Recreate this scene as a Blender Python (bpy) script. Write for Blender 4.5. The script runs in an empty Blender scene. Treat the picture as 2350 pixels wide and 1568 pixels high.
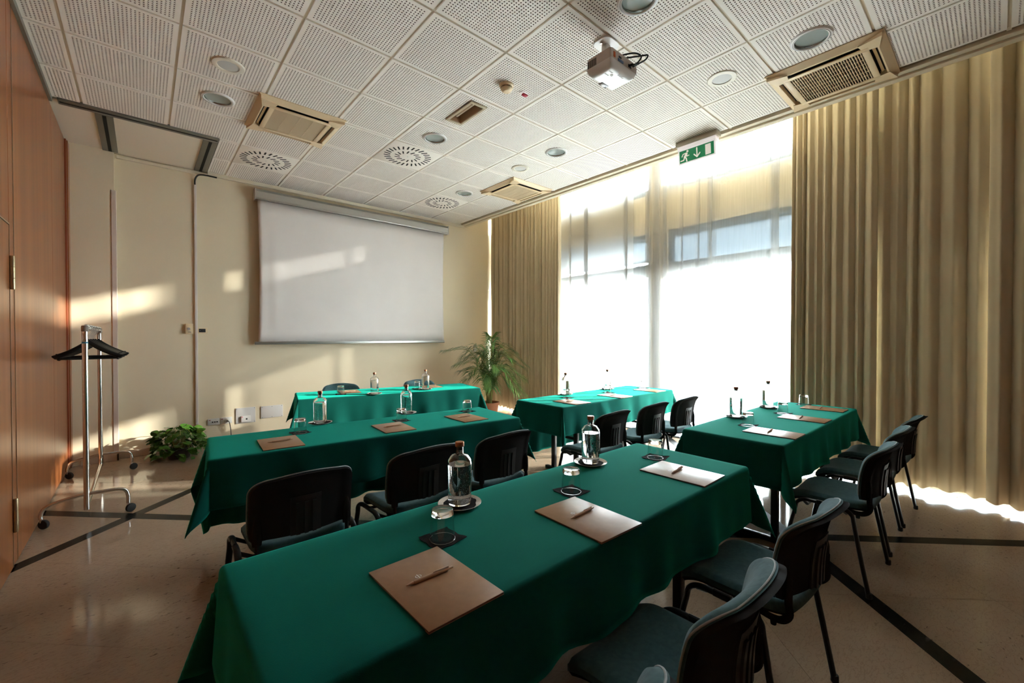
import bpy, bmesh, math, random
from mathutils import Vector, Matrix
random.seed(7)
PI = math.pi
SC = bpy.context.scene
COL = SC.collection

# ------------------------------------------------------------------ camera
HC = 1.39                                    # camera height
H = 3.455                                    # ceiling height
yaw, pit = math.radians(41.069), math.radians(-0.667)
cam_d = bpy.data.cameras.new('camera')
cam_d.sensor_fit = 'HORIZONTAL'; cam_d.sensor_width = 36.0
cam_d.lens = 972.36 / 2350 * 36.0
cam_d.clip_start = 0.02; cam_d.clip_end = 200
cam = bpy.data.objects.new('camera', cam_d); COL.objects.link(cam)
fw = Vector((math.sin(yaw) * math.cos(pit), math.cos(yaw) * math.cos(pit), math.sin(pit)))
rt = Vector((math.cos(yaw), -math.sin(yaw), 0)); up = rt.cross(fw)
cam.matrix_world = Matrix(((rt.x, up.x, -fw.x, -1.407), (rt.y, up.y, -fw.y, -2.370), (rt.z, up.z, -fw.z, HC), (0, 0, 0, 1)))
SC.camera = cam

# ------------------------------------------------------------------ world, sun, exposure
SKY = 8.0
SUN = 6.6
world = bpy.data.worlds.new('sky'); SC.world = world; world.use_nodes = True
wn = world.node_tree.nodes
bg = wn.get('Background') or wn.new('ShaderNodeBackground')
bg.inputs['Color'].default_value = (0.86, 0.94, 1.0, 1); bg.inputs['Strength'].default_value = SKY
sun_d = bpy.data.lights.new('sun', 'SUN'); sun_d.energy = SUN; sun_d.angle = math.radians(1.1); sun_d.color = (1.0, 0.93, 0.82)
sun = bpy.data.objects.new('sun', sun_d); COL.objects.link(sun)
SUN_DIR = Vector((-0.83, 0.56, -0.27)).normalized()
sun.rotation_euler = SUN_DIR.to_track_quat('-Z', 'Y').to_euler()
sun.location = (12, -5, 6)
for nm, (y0, y1, z0, z1) in {'sky_portal_low': (-4.4, 4.1, 0.0, 2.95), 'sky_portal_high': (-4.4, 4.1, 3.45, 4.45)}.items():
    ld = bpy.data.lights.new(nm, 'AREA'); ld.shape = 'RECTANGLE'; ld.size = z1 - z0; ld.size_y = y1 - y0
    ld.cycles.is_portal = True
    lo = bpy.data.objects.new(nm, ld); COL.objects.link(lo)
    lo.location = (4.40, (y0 + y1) / 2, (z0 + z1) / 2); lo.rotation_euler = (0, PI / 2, 0)
vs = SC.view_settings
SC.display_settings.display_device = 'sRGB'
vs.view_transform = 'Standard'; vs.look = 'None'; vs.gamma = 1.0; vs.use_curve_mapping = False
vs.exposure = 2.0
cy = SC.cycles
cy.use_denoising = True
try: cy.denoiser = 'OPENIMAGEDENOISE'
except Exception: pass
cy.max_bounces = 9; cy.diffuse_bounces = 5; cy.glossy_bounces = 3; cy.transmission_bounces = 8; cy.transparent_max_bounces = 12
cy.sample_clamp_indirect = 6.0
cy.caustics_refractive = False; cy.caustics_reflective = False
cy.use_adaptive_sampling = True; cy.adaptive_threshold = 0.12

# ------------------------------------------------------------------ materials
MATS = {}
def mat(name, col=(.5, .5, .5), rough=.6, metal=0., spec=.5, sheen=0., coat=0., trans=0., ior=1.45):
    m = bpy.data.materials.new(name); m.use_nodes = True
    b = m.node_tree.nodes['Principled BSDF']
    b.inputs['Base Color'].default_value = (*col, 1); b.inputs['Roughness'].default_value = rough
    b.inputs['Metallic'].default_value = metal; b.inputs['Specular IOR Level'].default_value = spec
    b.inputs['Sheen Weight'].default_value = sheen; b.inputs['Coat Weight'].default_value = coat
    b.inputs['Transmission Weight'].default_value = trans; b.inputs['IOR'].default_value = ior
    MATS[name] = m
    return m
def N(m, t, **k):
    n = m.node_tree.nodes.new(t)
    for a, v in k.items():
        if a.startswith('i_'): n.inputs[a[2:].replace('_', ' ')].default_value = v
        else: setattr(n, a, v)
    return n
def L(m, a, b): m.node_tree.links.new(a, b)
def bsdf(m): return m.node_tree.nodes['Principled BSDF']
def noise_tint(m, c1, c2, scale=5., detail=4., stretch=(1, 1, 1), lo=.35, hi=.65, bump=0., bscale=None, coords='Object', dist=.002):
    tc = N(m, 'ShaderNodeTexCoord'); mp = N(m, 'ShaderNodeMapping'); mp.inputs['Scale'].default_value = stretch
    L(m, tc.outputs[coords], mp.inputs['Vector'])
    nz = N(m, 'ShaderNodeTexNoise'); nz.inputs['Scale'].default_value = scale; nz.inputs['Detail'].default_value = detail
    L(m, mp.outputs[0], nz.inputs['Vector'])
    rp = N(m, 'ShaderNodeValToRGB'); rp.color_ramp.elements[0].position = lo; rp.color_ramp.elements[1].position = hi
    rp.color_ramp.elements[0].color = (*c1, 1); rp.color_ramp.elements[1].color = (*c2, 1)
    L(m, nz.outputs['Fac'], rp.inputs[0]); L(m, rp.outputs[0], bsdf(m).inputs['Base Color'])
    if bump:
        n2 = nz
        if bscale:
            n2 = N(m, 'ShaderNodeTexNoise'); n2.inputs['Scale'].default_value = bscale; n2.inputs['Detail'].default_value = 3
            L(m, mp.outputs[0], n2.inputs['Vector'])
        bp = N(m, 'ShaderNodeBump'); bp.inputs['Strength'].default_value = bump; bp.inputs['Distance'].default_value = dist
        L(m, n2.outputs['Fac'], bp.inputs['Height']); L(m, bp.outputs[0], bsdf(m).inputs['Normal'])
    return mp, nz, rp

m = mat('wall_paint', rough=.75, spec=.3); noise_tint(m, (.79, .675, .49), (.82, .705, .515), 1.5, bump=.08, bscale=260)
m = mat('ceiling_white', (.84, .76, .63), .8, spec=.3)
m = mat('tile_white', (.93, .875, .80), .8, spec=.3)
mat('tile_fleece_shade', (.20, .125, .09), .95, spec=.1)
mat('bar_cream', (.74, .64, .50), .5)
mat('plaster_trim', (.78, .69, .53), .6)
m = mat('wood', rough=.28, spec=.5)
mp, nz, rp = noise_tint(m, (.205, .060, .017), (.36, .125, .038), 9., 6., (1., 1., .03), .3, .72, bump=.03)
e = rp.color_ramp.elements.new(.52); e.color = (.28, .09, .027, 1)
m = mat('wood_edge', rough=.35); noise_tint(m, (.22, .05, .02), (.30, .075, .03), 6., 4., (1, 1, .05))
# marble floor
def marble_floor():
    m = mat('floor_marble', rough=.10, spec=.38)
    mp, nz, rp = noise_tint(m, (.35, .252, .175), (.42, .31, .225), 1.3, 4., lo=.3, hi=.7)
    tc = N(m, 'ShaderNodeTexCoord'); geo = N(m, 'ShaderNodeNewGeometry')
    mp2 = N(m, 'ShaderNodeMapping'); mp2.inputs['Rotation'].default_value = (0, 0, .62); mp2.inputs['Scale'].default_value = (11, 22, 1)
    L(m, geo.outputs['Position'], mp2.inputs['Vector'])
    n2 = N(m, 'ShaderNodeTexNoise'); n2.inputs['Scale'].default_value = 2.0; n2.inputs['Detail'].default_value = 6; n2.inputs['Roughness'].default_value = .62
    L(m, mp2.outputs[0], n2.inputs['Vector'])
    r2 = N(m, 'ShaderNodeValToRGB'); r2.color_ramp.elements[0].position = .345; r2.color_ramp.elements[1].position = .385
    r2.color_ramp.elements[0].color = (1, 1, 1, 1); r2.color_ramp.elements[1].color = (0, 0, 0, 1)
    L(m, n2.outputs['Fac'], r2.inputs[0])
    n3 = N(m, 'ShaderNodeTexNoise'); n3.inputs['Scale'].default_value = .9; L(m, geo.outputs['Position'], n3.inputs['Vector'])
    r3 = N(m, 'ShaderNodeValToRGB'); r3.color_ramp.elements[0].position = .42; r3.color_ramp.elements[1].position = .62; L(m, n3.outputs['Fac'], r3.inputs[0])
    mu = N(m, 'ShaderNodeMath', operation='MULTIPLY'); L(m, r2.outputs[0], mu.inputs[0]); L(m, r3.outputs[0], mu.inputs[1])
    mx = N(m, 'ShaderNodeMixRGB'); L(m, mu.outputs[0], mx.inputs[0]); L(m, rp.outputs[0], mx.inputs[1]); mx.inputs[2].default_value = (.11, .07, .05, 1)
    # fine veins
    mp4 = N(m, 'ShaderNodeMapping'); mp4.inputs['Rotation'].default_value = (0, 0, .62); mp4.inputs['Scale'].default_value = (9, 26, 1)
    L(m, geo.outputs['Position'], mp4.inputs['Vector'])
    n4 = N(m, 'ShaderNodeTexNoise'); n4.inputs['Scale'].default_value = 2.; n4.inputs['Detail'].default_value = 8; L(m, mp4.outputs[0], n4.inputs['Vector'])
    r4 = N(m, 'ShaderNodeValToRGB'); r4.color_ramp.elements[0].position = .47; r4.color_ramp.elements[1].position = .53
    r4.color_ramp.elements[0].color = (0, 0, 0, 1); r4.color_ramp.elements[1].color = (0, 0, 0, 1)
    el = r4.color_ramp.elements.new(.5); el.color = (.55, .55, .55, 1); L(m, n4.outputs['Fac'], r4.inputs[0])
    m4 = N(m, 'ShaderNodeMixRGB'); L(m, r4.outputs[0], m4.inputs[0]); L(m, mx.outputs[0], m4.inputs[1]); m4.inputs[2].default_value = (.27, .185, .125, 1)
    L(m, m4.outputs[0], bsdf(m).inputs['Base Color'])
marble_floor()
m = mat('black_marble', rough=.25, spec=.12)
mp, nz, rp = noise_tint(m, (.008, .007, .0065), (.09, .08, .07), 11., 8., (1, 2.5, 1), .60, .85)
mat('joint', (.30, .21, .15), .8)
m = mat('skirting_marble', rough=.3); noise_tint(m, (.52, .40, .30), (.60, .48, .37), 8.)
# felt cloth
m = mat('green_felt', rough=.95, spec=.15, sheen=.65)
bsdf(m).inputs['Sheen Roughness'].default_value = .5
bsdf(m).inputs['Sheen Tint'].default_value = (.01, .62, .46, 1)
noise_tint(m, (.0006, .052, .040), (.0011, .066, .051), 3., 5., bump=.35, bscale=420, dist=.001)
# woven chair upholstery
m = mat('chair_fabric', rough=.92, spec=.12, sheen=.12); noise_tint(m, (.036, .084, .094), (.050, .108, .119), 60., 2., bump=.25, bscale=900, dist=.0006)
mat('piping', (.28, .30, .30), .7)
m = mat('black_plastic')
df = N(m, 'ShaderNodeBsdfDiffuse'); df.inputs['Color'].default_value = (.020, .018, .018, 1); gl = N(m, 'ShaderNodeBsdfGlossy'); gl.inputs['Roughness'].default_value = .42; gl.inputs['Color'].default_value = (.9, .9, .9, 1)
nz = N(m, 'ShaderNodeTexNoise'); nz.inputs['Scale'].default_value = 700; tcn = N(m, 'ShaderNodeTexCoord'); L(m, tcn.outputs['Object'], nz.inputs['Vector'])
bp = N(m, 'ShaderNodeBump'); bp.inputs['Strength'].default_value = .12; bp.inputs['Distance'].default_value = .0004; L(m, nz.outputs['Fac'], bp.inputs['Height'])
mx = N(m, 'ShaderNodeMixShader'); mx.inputs[0].default_value = .005; L(m, df.outputs[0], mx.inputs[1]); L(m, gl.outputs[0], mx.inputs[2])
L(m, bp.outputs[0], df.inputs['Normal']); L(m, bp.outputs[0], gl.inputs['Normal']); L(m, mx.outputs[0], m.node_tree.nodes['Material Output'].inputs['Surface'])
mat('rib_plastic', (.028, .025, .025), .5, spec=.2)
mat('black_steel', (.008, .008, .009), .3, spec=.3)
mat('hanger_plastic', (.008, .008, .008), .32)
mat('chrome', (.72, .70, .67), .16, metal=1.)
mat('steel_brushed', (.55, .50, .44), .35, metal=1.)
mat('aluminium', (.50, .49, .46), .36, metal=.9)
mat('rail_grey', (.20, .185, .15), .5, metal=.2)
mat('slot_dark', (.012, .011, .010), .8)
m = mat('drape', rough=.95, spec=.1, sheen=.15)
noise_tint(m, (.58, .485, .335), (.62, .52, .365), 3., bump=.1, bscale=500, dist=.0006)
tr = N(m, 'ShaderNodeBsdfTranslucent'); tr.inputs['Color'].default_value = (.57, .48, .34, 1)
mx = N(m, 'ShaderNodeMixShader'); mx.inputs[0].default_value = .04
L(m, bsdf(m).outputs[0], mx.inputs[1]); L(m, tr.outputs[0], mx.inputs[2])
L(m, mx.outputs[0], m.node_tree.nodes['Material Output'].inputs['Surface'])
def sheer(name, clear, tint=(.56, .555, .55)):
    m = mat(name); nt = m.node_tree
    a = N(m, 'ShaderNodeBsdfTransparent'); b = N(m, 'ShaderNodeBsdfTranslucent'); c = N(m, 'ShaderNodeBsdfDiffuse')
    b.inputs['Color'].default_value = (*tint, 1); c.inputs['Color'].default_value = (*tint, 1)
    m1 = N(m, 'ShaderNodeMixShader'); m1.inputs[0].default_value = .3; L(m, b.outputs[0], m1.inputs[1]); L(m, c.outputs[0], m1.inputs[2])
    m2 = N(m, 'ShaderNodeMixShader')
    # fine vertical thread variation
    tc = N(m, 'ShaderNodeTexCoord'); mp = N(m, 'ShaderNodeMapping'); mp.inputs['Scale'].default_value = (60, 60, 1.2)
    L(m, tc.outputs['Object'], mp.inputs['Vector']); nz = N(m, 'ShaderNodeTexNoise'); nz.inputs['Scale'].default_value = 2.; L(m, mp.outputs[0], nz.inputs['Vector'])
    mr = N(m, 'ShaderNodeMapRange'); mr.inputs['From Min'].default_value = .3; mr.inputs['From Max'].default_value = .7
    mr.inputs['To Min'].default_value = 1 - clear * 1.08; mr.inputs['To Max'].default_value = 1 - clear * .92
    L(m, nz.outputs['Fac'], mr.inputs['Value']); L(m, mr.outputs[0], m2.inputs[0])
    L(m, a.outputs[0], m2.inputs[1]); L(m, m1.outputs[0], m2.inputs[2])
    L(m, m2.outputs[0], nt.nodes['Material Output'].inputs['Surface'])
sheer('sheer_thin', .52); sheer('sheer_dense', .42); sheer('sheer_close', .08)
def pane(name, col=(.92, .96, .97)):
    m = mat(name); a = N(m, 'ShaderNodeBsdfTransparent'); a.inputs['Color'].default_value = (*col, 1)
    g = N(m, 'ShaderNodeBsdfGlossy'); g.inputs['Roughness'].default_value = .01
    f = N(m, 'ShaderNodeFresnel'); ge = N(m, 'ShaderNodeNewGeometry'); io = N(m, 'ShaderNodeMapRange')
    io.inputs['To Min'].default_value = 1.5; io.inputs['To Max'].default_value = 1 / 1.5; L(m, ge.outputs['Backfacing'], io.inputs['Value']); L(m, io.outputs[0], f.inputs['IOR'])
    mx = N(m, 'ShaderNodeMixShader'); L(m, f.outputs[0], mx.inputs[0]); L(m, a.outputs[0], mx.inputs[1]); L(m, g.outputs[0], mx.inputs[2])
    L(m, mx.outputs[0], m.node_tree.nodes['Material Output'].inputs['Surface'])
pane('window_glass'); pane('thin_glass', (.97, .985, .98))
mat('window_frame', (.10, .12, .125), .5)
m = mat('blind_fabric', (.46, .49, .515), .8)
tr = N(m, 'ShaderNodeBsdfTranslucent'); tr.inputs['Color'].default_value = (.40, .44, .475, 1)
mx = N(m, 'ShaderNodeMixShader'); mx.inputs[0].default_value = .4
L(m, bsdf(m).outputs[0], mx.inputs[1]); L(m, tr.outputs[0], mx.inputs[2]); L(m, mx.outputs[0], m.node_tree.nodes['Material Output'].inputs['Surface'])
mat('terrace', (.82, .80, .77), .8)
m = mat('screen_fabric', rough=.8, spec=.2); noise_tint(m, (.79, .735, .705), (.82, .765, .735), 2., bump=.05, bscale=600)
mat('conduit_white', (.74, .66, .60), .5)
mat('guard_pink', (.70, .58, .50), .5)
mat('ac_cream', (.82, .64, .41), .4)
mat('ac_grille', (.70, .56, .37), .5)
m = mat('ac_mesh', (.60, .50, .35), .6)
mat('white_plastic', (.80, .77, .74), .35)
mat('grey_plastic', (.62, .60, .57), .4)
mat('proj_white', (.86, .83, .81), .25)
mat('proj_side', (.60, .50, .44), .4)
mat('lens_dark', (.16, .13, .12), .15)
mat('red_plastic', (.45, .02, .05), .3)
mat('port_orange', (.75, .16, .04), .5); mat('port_blue', (.10, .16, .30), .5)
mat('lamp_ring', (.78, .75, .72), .3)
mat('lamp_reflector', (.52, .56, .54), .22, metal=.9)
mat('lamp_glass', (.34, .39, .37), .10, spec=.9)
mat('speaker_ring', (.80, .74, .62), .4); mat('speaker_grille', (.62, .61, .58), .6)
mat('fitting_beige', (.56, .46, .32), .4); mat('fitting_inside', (.38, .24, .14), .6)
mat('exit_green', (.012, .20, .075), .4); mat('exit_white', (.82, .76, .70), .4)
mat('exit_body', (.86, .82, .82), .3)
for q, c_ in (('exit_green', (.012, .20, .075)), ('exit_white', (.82, .76, .70)), ('exit_body', (.86, .82, .82))):
    bsdf(MATS[q]).inputs['Emission Color'].default_value = (*c_, 1); bsdf(MATS[q]).inputs['Emission Strength'].default_value = .12
mat('exit_box', (.62, .56, .44), .45)
m = mat('folder', rough=.34, spec=.22); noise_tint(m, (.33, .185, .095), (.365, .207, .108), 40., bump=.03, bscale=300)
mat('folder_edge', (.20, .075, .045), .5)
mat('pen_kraft', (.50, .31, .20), .6); mat('pen_tip', (.62, .42, .30), .5)
mat('emblem_white', (.85, .80, .74), .5)
m = mat('napkin_black', rough=.95, spec=.1); noise_tint(m, (.012, .010, .011), (.022, .018, .02), 30., bump=.4, bscale=160)
mat('plate_white', (.80, .72, .64), .15)
mat('glass', (1, 1, 1), 0.0, trans=1., ior=1.47)
mat('water', (1, 1, 1), 0.0, trans=1., ior=1.33)
mat('copper_cap', (.42, .17, .09), .3, metal=.85)
mat('bubble', (.75, .75, .75), .2)
mat('print_blue', (.06, .12, .22), .6)
m = mat('leaf_green', rough=.35, spec=.5); noise_tint(m, (.03, .115, .012), (.10, .235, .028), 9., coords='Object')
m = mat('palm_green', rough=.4); noise_tint(m, (.045, .125, .028), (.13, .25, .055), 6.)
mat('palm_stem', (.30, .30, .09), .5)
mat('terracotta', (.42, .16, .075), .7); mat('soil', (.05, .03, .02), .95)
mat('dark_pot', (.05, .035, .03), .5)
mat('socket_white', (.74, .71, .68), .35); mat('socket_dark', (.02, .02, .02), .5)
mat('plate_grey', (.68, .65, .63), .4)
mat('cable_black', (.012, .012, .012), .5)
mat('rubber', (.02, .02, .02), .6)
mat('tape_paper', (.66, .63, .55), .7); mat('sticker_blue', (.03, .22, .34), .5)
mat('cap_brown', (.26, .20, .165), .45)
mat('brass', (.42, .33, .20), .35, metal=.9)
mat('table_wood', (.30, .22, .14), .6)

# ------------------------------------------------------------------ mesh helpers
class MB:
    def __init__(s): s.v = []; s.f = []; s.mi = []; s.cur = 0
    def add(s, vs, fs):
        o = len(s.v); s.v += [tuple(p) for p in vs]
        for f in fs: s.f.append([o + i for i in f]); s.mi.append(s.cur)
        return s
    def box(s, x0, x1, y0, y1, z0, z1):
        return s.add([(x0, y0, z0), (x1, y0, z0), (x1, y1, z0), (x0, y1, z0), (x0, y0, z1), (x1, y0, z1), (x1, y1, z1), (x0, y1, z1)],
                     [(0, 3, 2, 1), (4, 5, 6, 7), (0, 1, 5, 4), (1, 2, 6, 5), (2, 3, 7, 6), (3, 0, 4, 7)])
    def cbox(s, x0, x1, y0, y1, z0, z1, c=.003):
        """box with chamfered edges"""
        b = bmesh.new(); r = bmesh.ops.create_cube(b, size=1)
        for v in b.verts: v.co = ((x0 + x1) / 2 + v.co.x * (x1 - x0), (y0 + y1) / 2 + v.co.y * (y1 - y0), (z0 + z1) / 2 + v.co.z * (z1 - z0))
        bmesh.ops.bevel(b, geom=b.edges[:], offset=c, segments=2, affect='EDGES', profile=.5)
        b.verts.index_update(); s.add([v.co[:] for v in b.verts], [[v.index for v in f.verts] for f in b.faces]); b.free()
        return s
    def tube(s, path, r, n=10, ry=None, caps=True, closed=False, upv=None):
        P = [Vector(p) for p in path]; k = len(P)
        rs = r if isinstance(r, (list, tuple)) else [r] * k
        ratio = 1 if ry is None else ry
        T = []
        for i in range(k):
            a = P[(i - 1) % k] if closed else P[max(i - 1, 0)]; b = P[(i + 1) % k] if closed else P[min(i + 1, k - 1)]
            d = (b - a); T.append(d.normalized() if d.length > 1e-9 else Vector((0, 0, 1)))
        nrm = Vector(upv) if upv else (Vector((0, 0, 1)) if abs(T[0].z) < .9 else Vector((1, 0, 0)))
        vs = []
        for i in range(k):
            nrm = (nrm - T[i] * nrm.dot(T[i]))
            nrm = nrm.normalized() if nrm.length > 1e-6 else T[i].orthogonal().normalized()
            bn = T[i].cross(nrm)
            for j in range(n):
                a = 2 * PI * j / n
                vs.append(P[i] + nrm * (rs[i] * math.cos(a)) + bn * (rs[i] * ratio * math.sin(a)))
        fs = []
        for i in range(k if closed else k - 1):
            for j in range(n):
                fs.append((i * n + j, i * n + (j + 1) % n, ((i + 1) % k) * n + (j + 1) % n, ((i + 1) % k) * n + j))
        if caps and not closed: fs += [tuple(reversed(range(n))), tuple(range((k - 1) * n, k * n))]
        return s.add(vs, fs)
    def lathe(s, prof, n=32, c=(0, 0, 0)):
        """prof: [(r,z)...]; r=0 ends are closed to a point"""
        vs = []; idx = []
        for r, z in prof:
            if r < 1e-6: idx.append([len(vs)] * n); vs.append((c[0], c[1], c[2] + z))
            else:
                idx.append(list(range(len(vs), len(vs) + n)))
                vs += [(c[0] + r * math.cos(2 * PI * j / n), c[1] + r * math.sin(2 * PI * j / n), c[2] + z) for j in range(n)]
        fs = []
        for a, b in zip(idx, idx[1:]):
            for j in range(n):
                q = [a[j], a[(j + 1) % n], b[(j + 1) % n], b[j]]
                u = []
                for t in q:
                    if t not in u: u.append(t)
                if len(u) > 2: fs.append(u)
        return s.add(vs, fs)
    def prism(s, poly, z0, z1):
        n = len(poly)
        return s.add([(x, y, z0) for x, y in poly] + [(x, y, z1) for x, y in poly],
                     [list(reversed(range(n))), list(range(n, 2 * n))] + [(i, (i + 1) % n, n + (i + 1) % n, n + i) for i in range(n)])
    def grid(s, fn, nu, nv):
        vs = [fn(i / nu, j / nv) for j in range(nv + 1) for i in range(nu + 1)]
        w = nu + 1
        return s.add(vs, [(j * w + i, j * w + i + 1, (j + 1) * w + i + 1, (j + 1) * w + i) for j in range(nv) for i in range(nu)])
    def slab(s, front, back, nu, nv):
        """closed solid between two grids"""
        w = nu + 1; o = w * (nv + 1)
        vs = [front(i / nu, j / nv) for j in range(nv + 1) for i in range(w)] + [back(i / nu, j / nv) for j in range(nv + 1) for i in range(w)]
        fs = []
        for j in range(nv):
            for i in range(nu):
                a = (j * w + i, j * w + i + 1, (j + 1) * w + i + 1, (j + 1) * w + i)
                fs.append(a); fs.append(tuple(o + q for q in reversed(a)))
        ring = [i for i in range(w)] + [j * w + nu for j in range(1, nv + 1)] + [nv * w + i for i in range(nu - 1, -1, -1)] + [j * w for j in range(nv - 1, 0, -1)]
        for a, b in zip(ring, ring[1:] + ring[:1]): fs.append((b, a, o + a, o + b))
        return s.add(vs, fs)
    def xf(s, M, start=0):
        s.v[start:] = [tuple(M @ Vector(p)) for p in s.v[start:]]; return s
    def mesh(s, name, mats, smooth=35, weld=False):
        me = bpy.data.meshes.new(name); me.from_pydata(s.v, [], s.f)
        for q in (mats if isinstance(mats, (list, tuple)) else [mats]): me.materials.append(MATS[q] if isinstance(q, str) else q)
        me.polygons.foreach_set('material_index', s.mi)
        b = bmesh.new(); b.from_mesh(me)
        if weld: bmesh.ops.remove_doubles(b, verts=b.verts[:], dist=1e-5)
        bmesh.ops.recalc_face_normals(b, faces=b.faces[:]); b.to_mesh(me); b.free()
        if smooth:
            me.polygons.foreach_set('use_smooth', [True] * len(me.polygons)); me.set_sharp_from_angle(angle=math.radians(smooth))
        me.update(); return me
def link(name, data, parent=None, loc=(0, 0, 0), rot=(0, 0, 0)):
    o = bpy.data.objects.new(name, data); COL.objects.link(o)
    o.location = loc; o.rotation_euler = rot
    if parent: o.parent = parent
    return o
def part(name, mb, mats, parent, smooth=35, loc=(0, 0, 0), rot=(0, 0, 0), weld=False):
    return link(name, mb.mesh(name, mats, smooth, weld), parent, loc, rot)
def tag(o, label, cat, group=None, kind=None):
    o['label'] = label; o['category'] = cat
    if group: o['group'] = group
    if kind: o['kind'] = kind
    return o
def thing(name, label, cat, loc=(0, 0, 0), rz=0, group=None):
    return tag(link(name, None, None, loc, (0, 0, rz)), label, cat, group)
def struct(name, mb, mats, smooth=None, label=None):
    o = link(name, mb.mesh(name, mats, smooth)); o['kind'] = 'structure'
    if label: o['label'] = label
    return o
def copy_tree(o, parent=None):
    c = o.copy(); COL.objects.link(c); c.parent = parent
    for ch in o.children: copy_tree(ch, c)
    return c
def dup(root, label, loc, rz=None):
    c = copy_tree(root); c['label'] = label; c.location = loc
    if rz is not None: c.rotation_euler = (0, 0, rz)
    return c
def arc(cx, cy, r, a0, a1, n): return [(cx + r * math.cos(a0 + (a1 - a0) * i / n), cy + r * math.sin(a0 + (a1 - a0) * i / n)) for i in range(n + 1)]
def rrect(x0, x1, y0, y1, r, n=5):
    return arc(x1 - r, y1 - r, r, 0, PI / 2, n) + arc(x0 + r, y1 - r, r, PI / 2, PI, n) + arc(x0 + r, y0 + r, r, PI, 1.5 * PI, n) + arc(x1 - r, y0 + r, r, 1.5 * PI, 2 * PI, n)
def bez(P, n):
    """Catmull-Rom through P"""
    P = [Vector(p) for p in P]; Q = [2 * P[0] - P[1]] + P + [2 * P[-1] - P[-2]]; out = []
    for i in range(1, len(Q) - 2):
        for k in range(n):
            t = k / n; a, b, c, d = Q[i - 1:i + 3]
            out.append(.5 * ((2 * b) + (c - a) * t + (2 * a - 5 * b + 4 * c - d) * t * t + (3 * b - a - 3 * c + d) * t ** 3))
    out.append(P[-1]); return out

# ================================================================== ROOM SHELL
XL, XR, YF, YB = -2.0, 4.10, 4.19, -7.0
XC = 3.13                                   # where the suspended ceiling ends
ZT = 4.56                                   # top of the curtain pocket
floor = struct('floor', MB().box(XL - .25, 4.6, YB - .2, YF + .25, -.12, -.012), 'joint')
# marble slabs laid on the diagonal with black inlay strips
R2 = math.sqrt(2)
def clip(poly, nx, ny, d):
    out = []
    for (a, b) in zip(poly, poly[1:] + poly[:1]):
        da, db = a[0] * nx + a[1] * ny - d, b[0] * nx + b[1] * ny - d
        if da <= 0: out.append(a)
        if (da < 0) != (db < 0) and abs(da - db) > 1e-12:
            t = da / (da - db); out.append((a[0] + (b[0] - a[0]) * t, a[1] + (b[1] - a[1]) * t))
    return out
def room_clip(poly):
    for nx, ny, d in ((1, 0, XR + .15), (-1, 0, -(XL - .02)), (0, 1, YF + .02), (0, -1, -(YB - .02))): 
        poly = clip(poly, nx, ny, d)
        if len(poly) < 3: return None
    return poly
def uv2xy(u, v): return ((u - v) / R2, (u + v) / R2)
def slab_part(u0, u1, v0, v1, name, mt, gap):
    p = room_clip([uv2xy(u0 + gap, v0 + gap), uv2xy(u1 - gap, v0 + gap), uv2xy(u1 - gap, v1 - gap), uv2xy(u0 + gap, v1 - gap)])
    if not p: return
    ar = abs(sum(a[0] * b[1] - b[0] * a[1] for a, b in zip(p, p[1:] + p[:1]))) / 2
    if ar < .0005: return
    part(name, MB().prism(p, -.012, 0), mt, floor, smooth=None)
SW = .046                                   # half width of an inlay strip
vl = [-2.42, 2.475]; ul = [.388]
vcuts = []; 
def ranges(lines, lo, hi, pitch):
    segs = []; edges = [lo] + sorted(lines) + [hi]
    for i in range(len(edges) - 1):
        a = edges[i] + (SW if i > 0 else 0); b = edges[i + 1] - (SW if i < len(edges) - 2 else 0)
        if i == 0:
            x = b
            while x > a: segs.append((max(a, x - pitch), x)); x -= pitch
        else:
            x = a
            n = max(1, round((b - a) / pitch)); pp = (b - a) / n if i < len(edges) - 2 else pitch
            while x < b - 1e-6: segs.append((x, min(b, x + pp))); x += pp
    return segs
for (u0, u1) in ranges(ul, -5.0, 6.2, .63):
    for (v0, v1) in ranges(vl, -6.6, 4.9, .60): slab_part(u0, u1, v0, v1, 'floor_slab', 'floor_marble', .0006)
for v in vl:
    for u0, u1 in ((-5, -2.9), (-2.9, -.9), (-.9, .388 - SW), (.388 - SW, .388 + SW), (.388 + SW, 2.2), (2.2, 6.2)): slab_part(u0, u1, v - SW, v + SW, 'inlay_strip', 'black_marble', .0005)
for v0, v1 in ((-6.6, -4.4), (-4.4, vl[0] - SW), (vl[0] + SW, -.4), (-.4, vl[1] - SW), (vl[1] + SW, 4.9)): slab_part(.388 - SW, .388 + SW, v0, v1, 'inlay_strip', 'black_marble', .0005)

wf = MB().box(XL - .25, 4.6, YF, YF + .2, -.1, ZT + .1)
wall_front = struct('wall_front', wf, 'wall_paint', label='cream wall behind the projection screen')
struct('wall_back', MB().box(XL - .25, 4.6, YB - .2, YB, -.1, ZT + .1), 'wood')  # unseen wall, set deep and in dark wood to darken the foreground
wl = struct('wall_left', MB().box(XL - .25, XL - .025, YB - .2, YF + .2, -.1, ZT + .1), 'wood_edge', label='wooden folding partition wall with a hinged door')
# pillar
pl = struct('wall_pillar', MB().box(XL - .02, -1.635, YF - .075, YF + .01, 0, H + .02), 'wall_paint')
struct('trim_1', MB().cbox(-1.662, -1.618, YF - .083, YF - .045, .08, 3.02, .004), 'guard_pink', label='pinkish corner guard on the pillar edge')
struct('baseboard_front', MB().cbox(-1.635, XR - .2, YF - .014, YF + .01, 0, .085, .004), 'skirting_marble')
struct('baseboard_pillar', MB().cbox(XL + .08, -1.615, YF - .092, YF - .07, 0, .085, .004).cbox(-1.637, -1.617, YF - .092, YF - .005, 0, .085, .004), 'skirting_marble')
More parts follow.
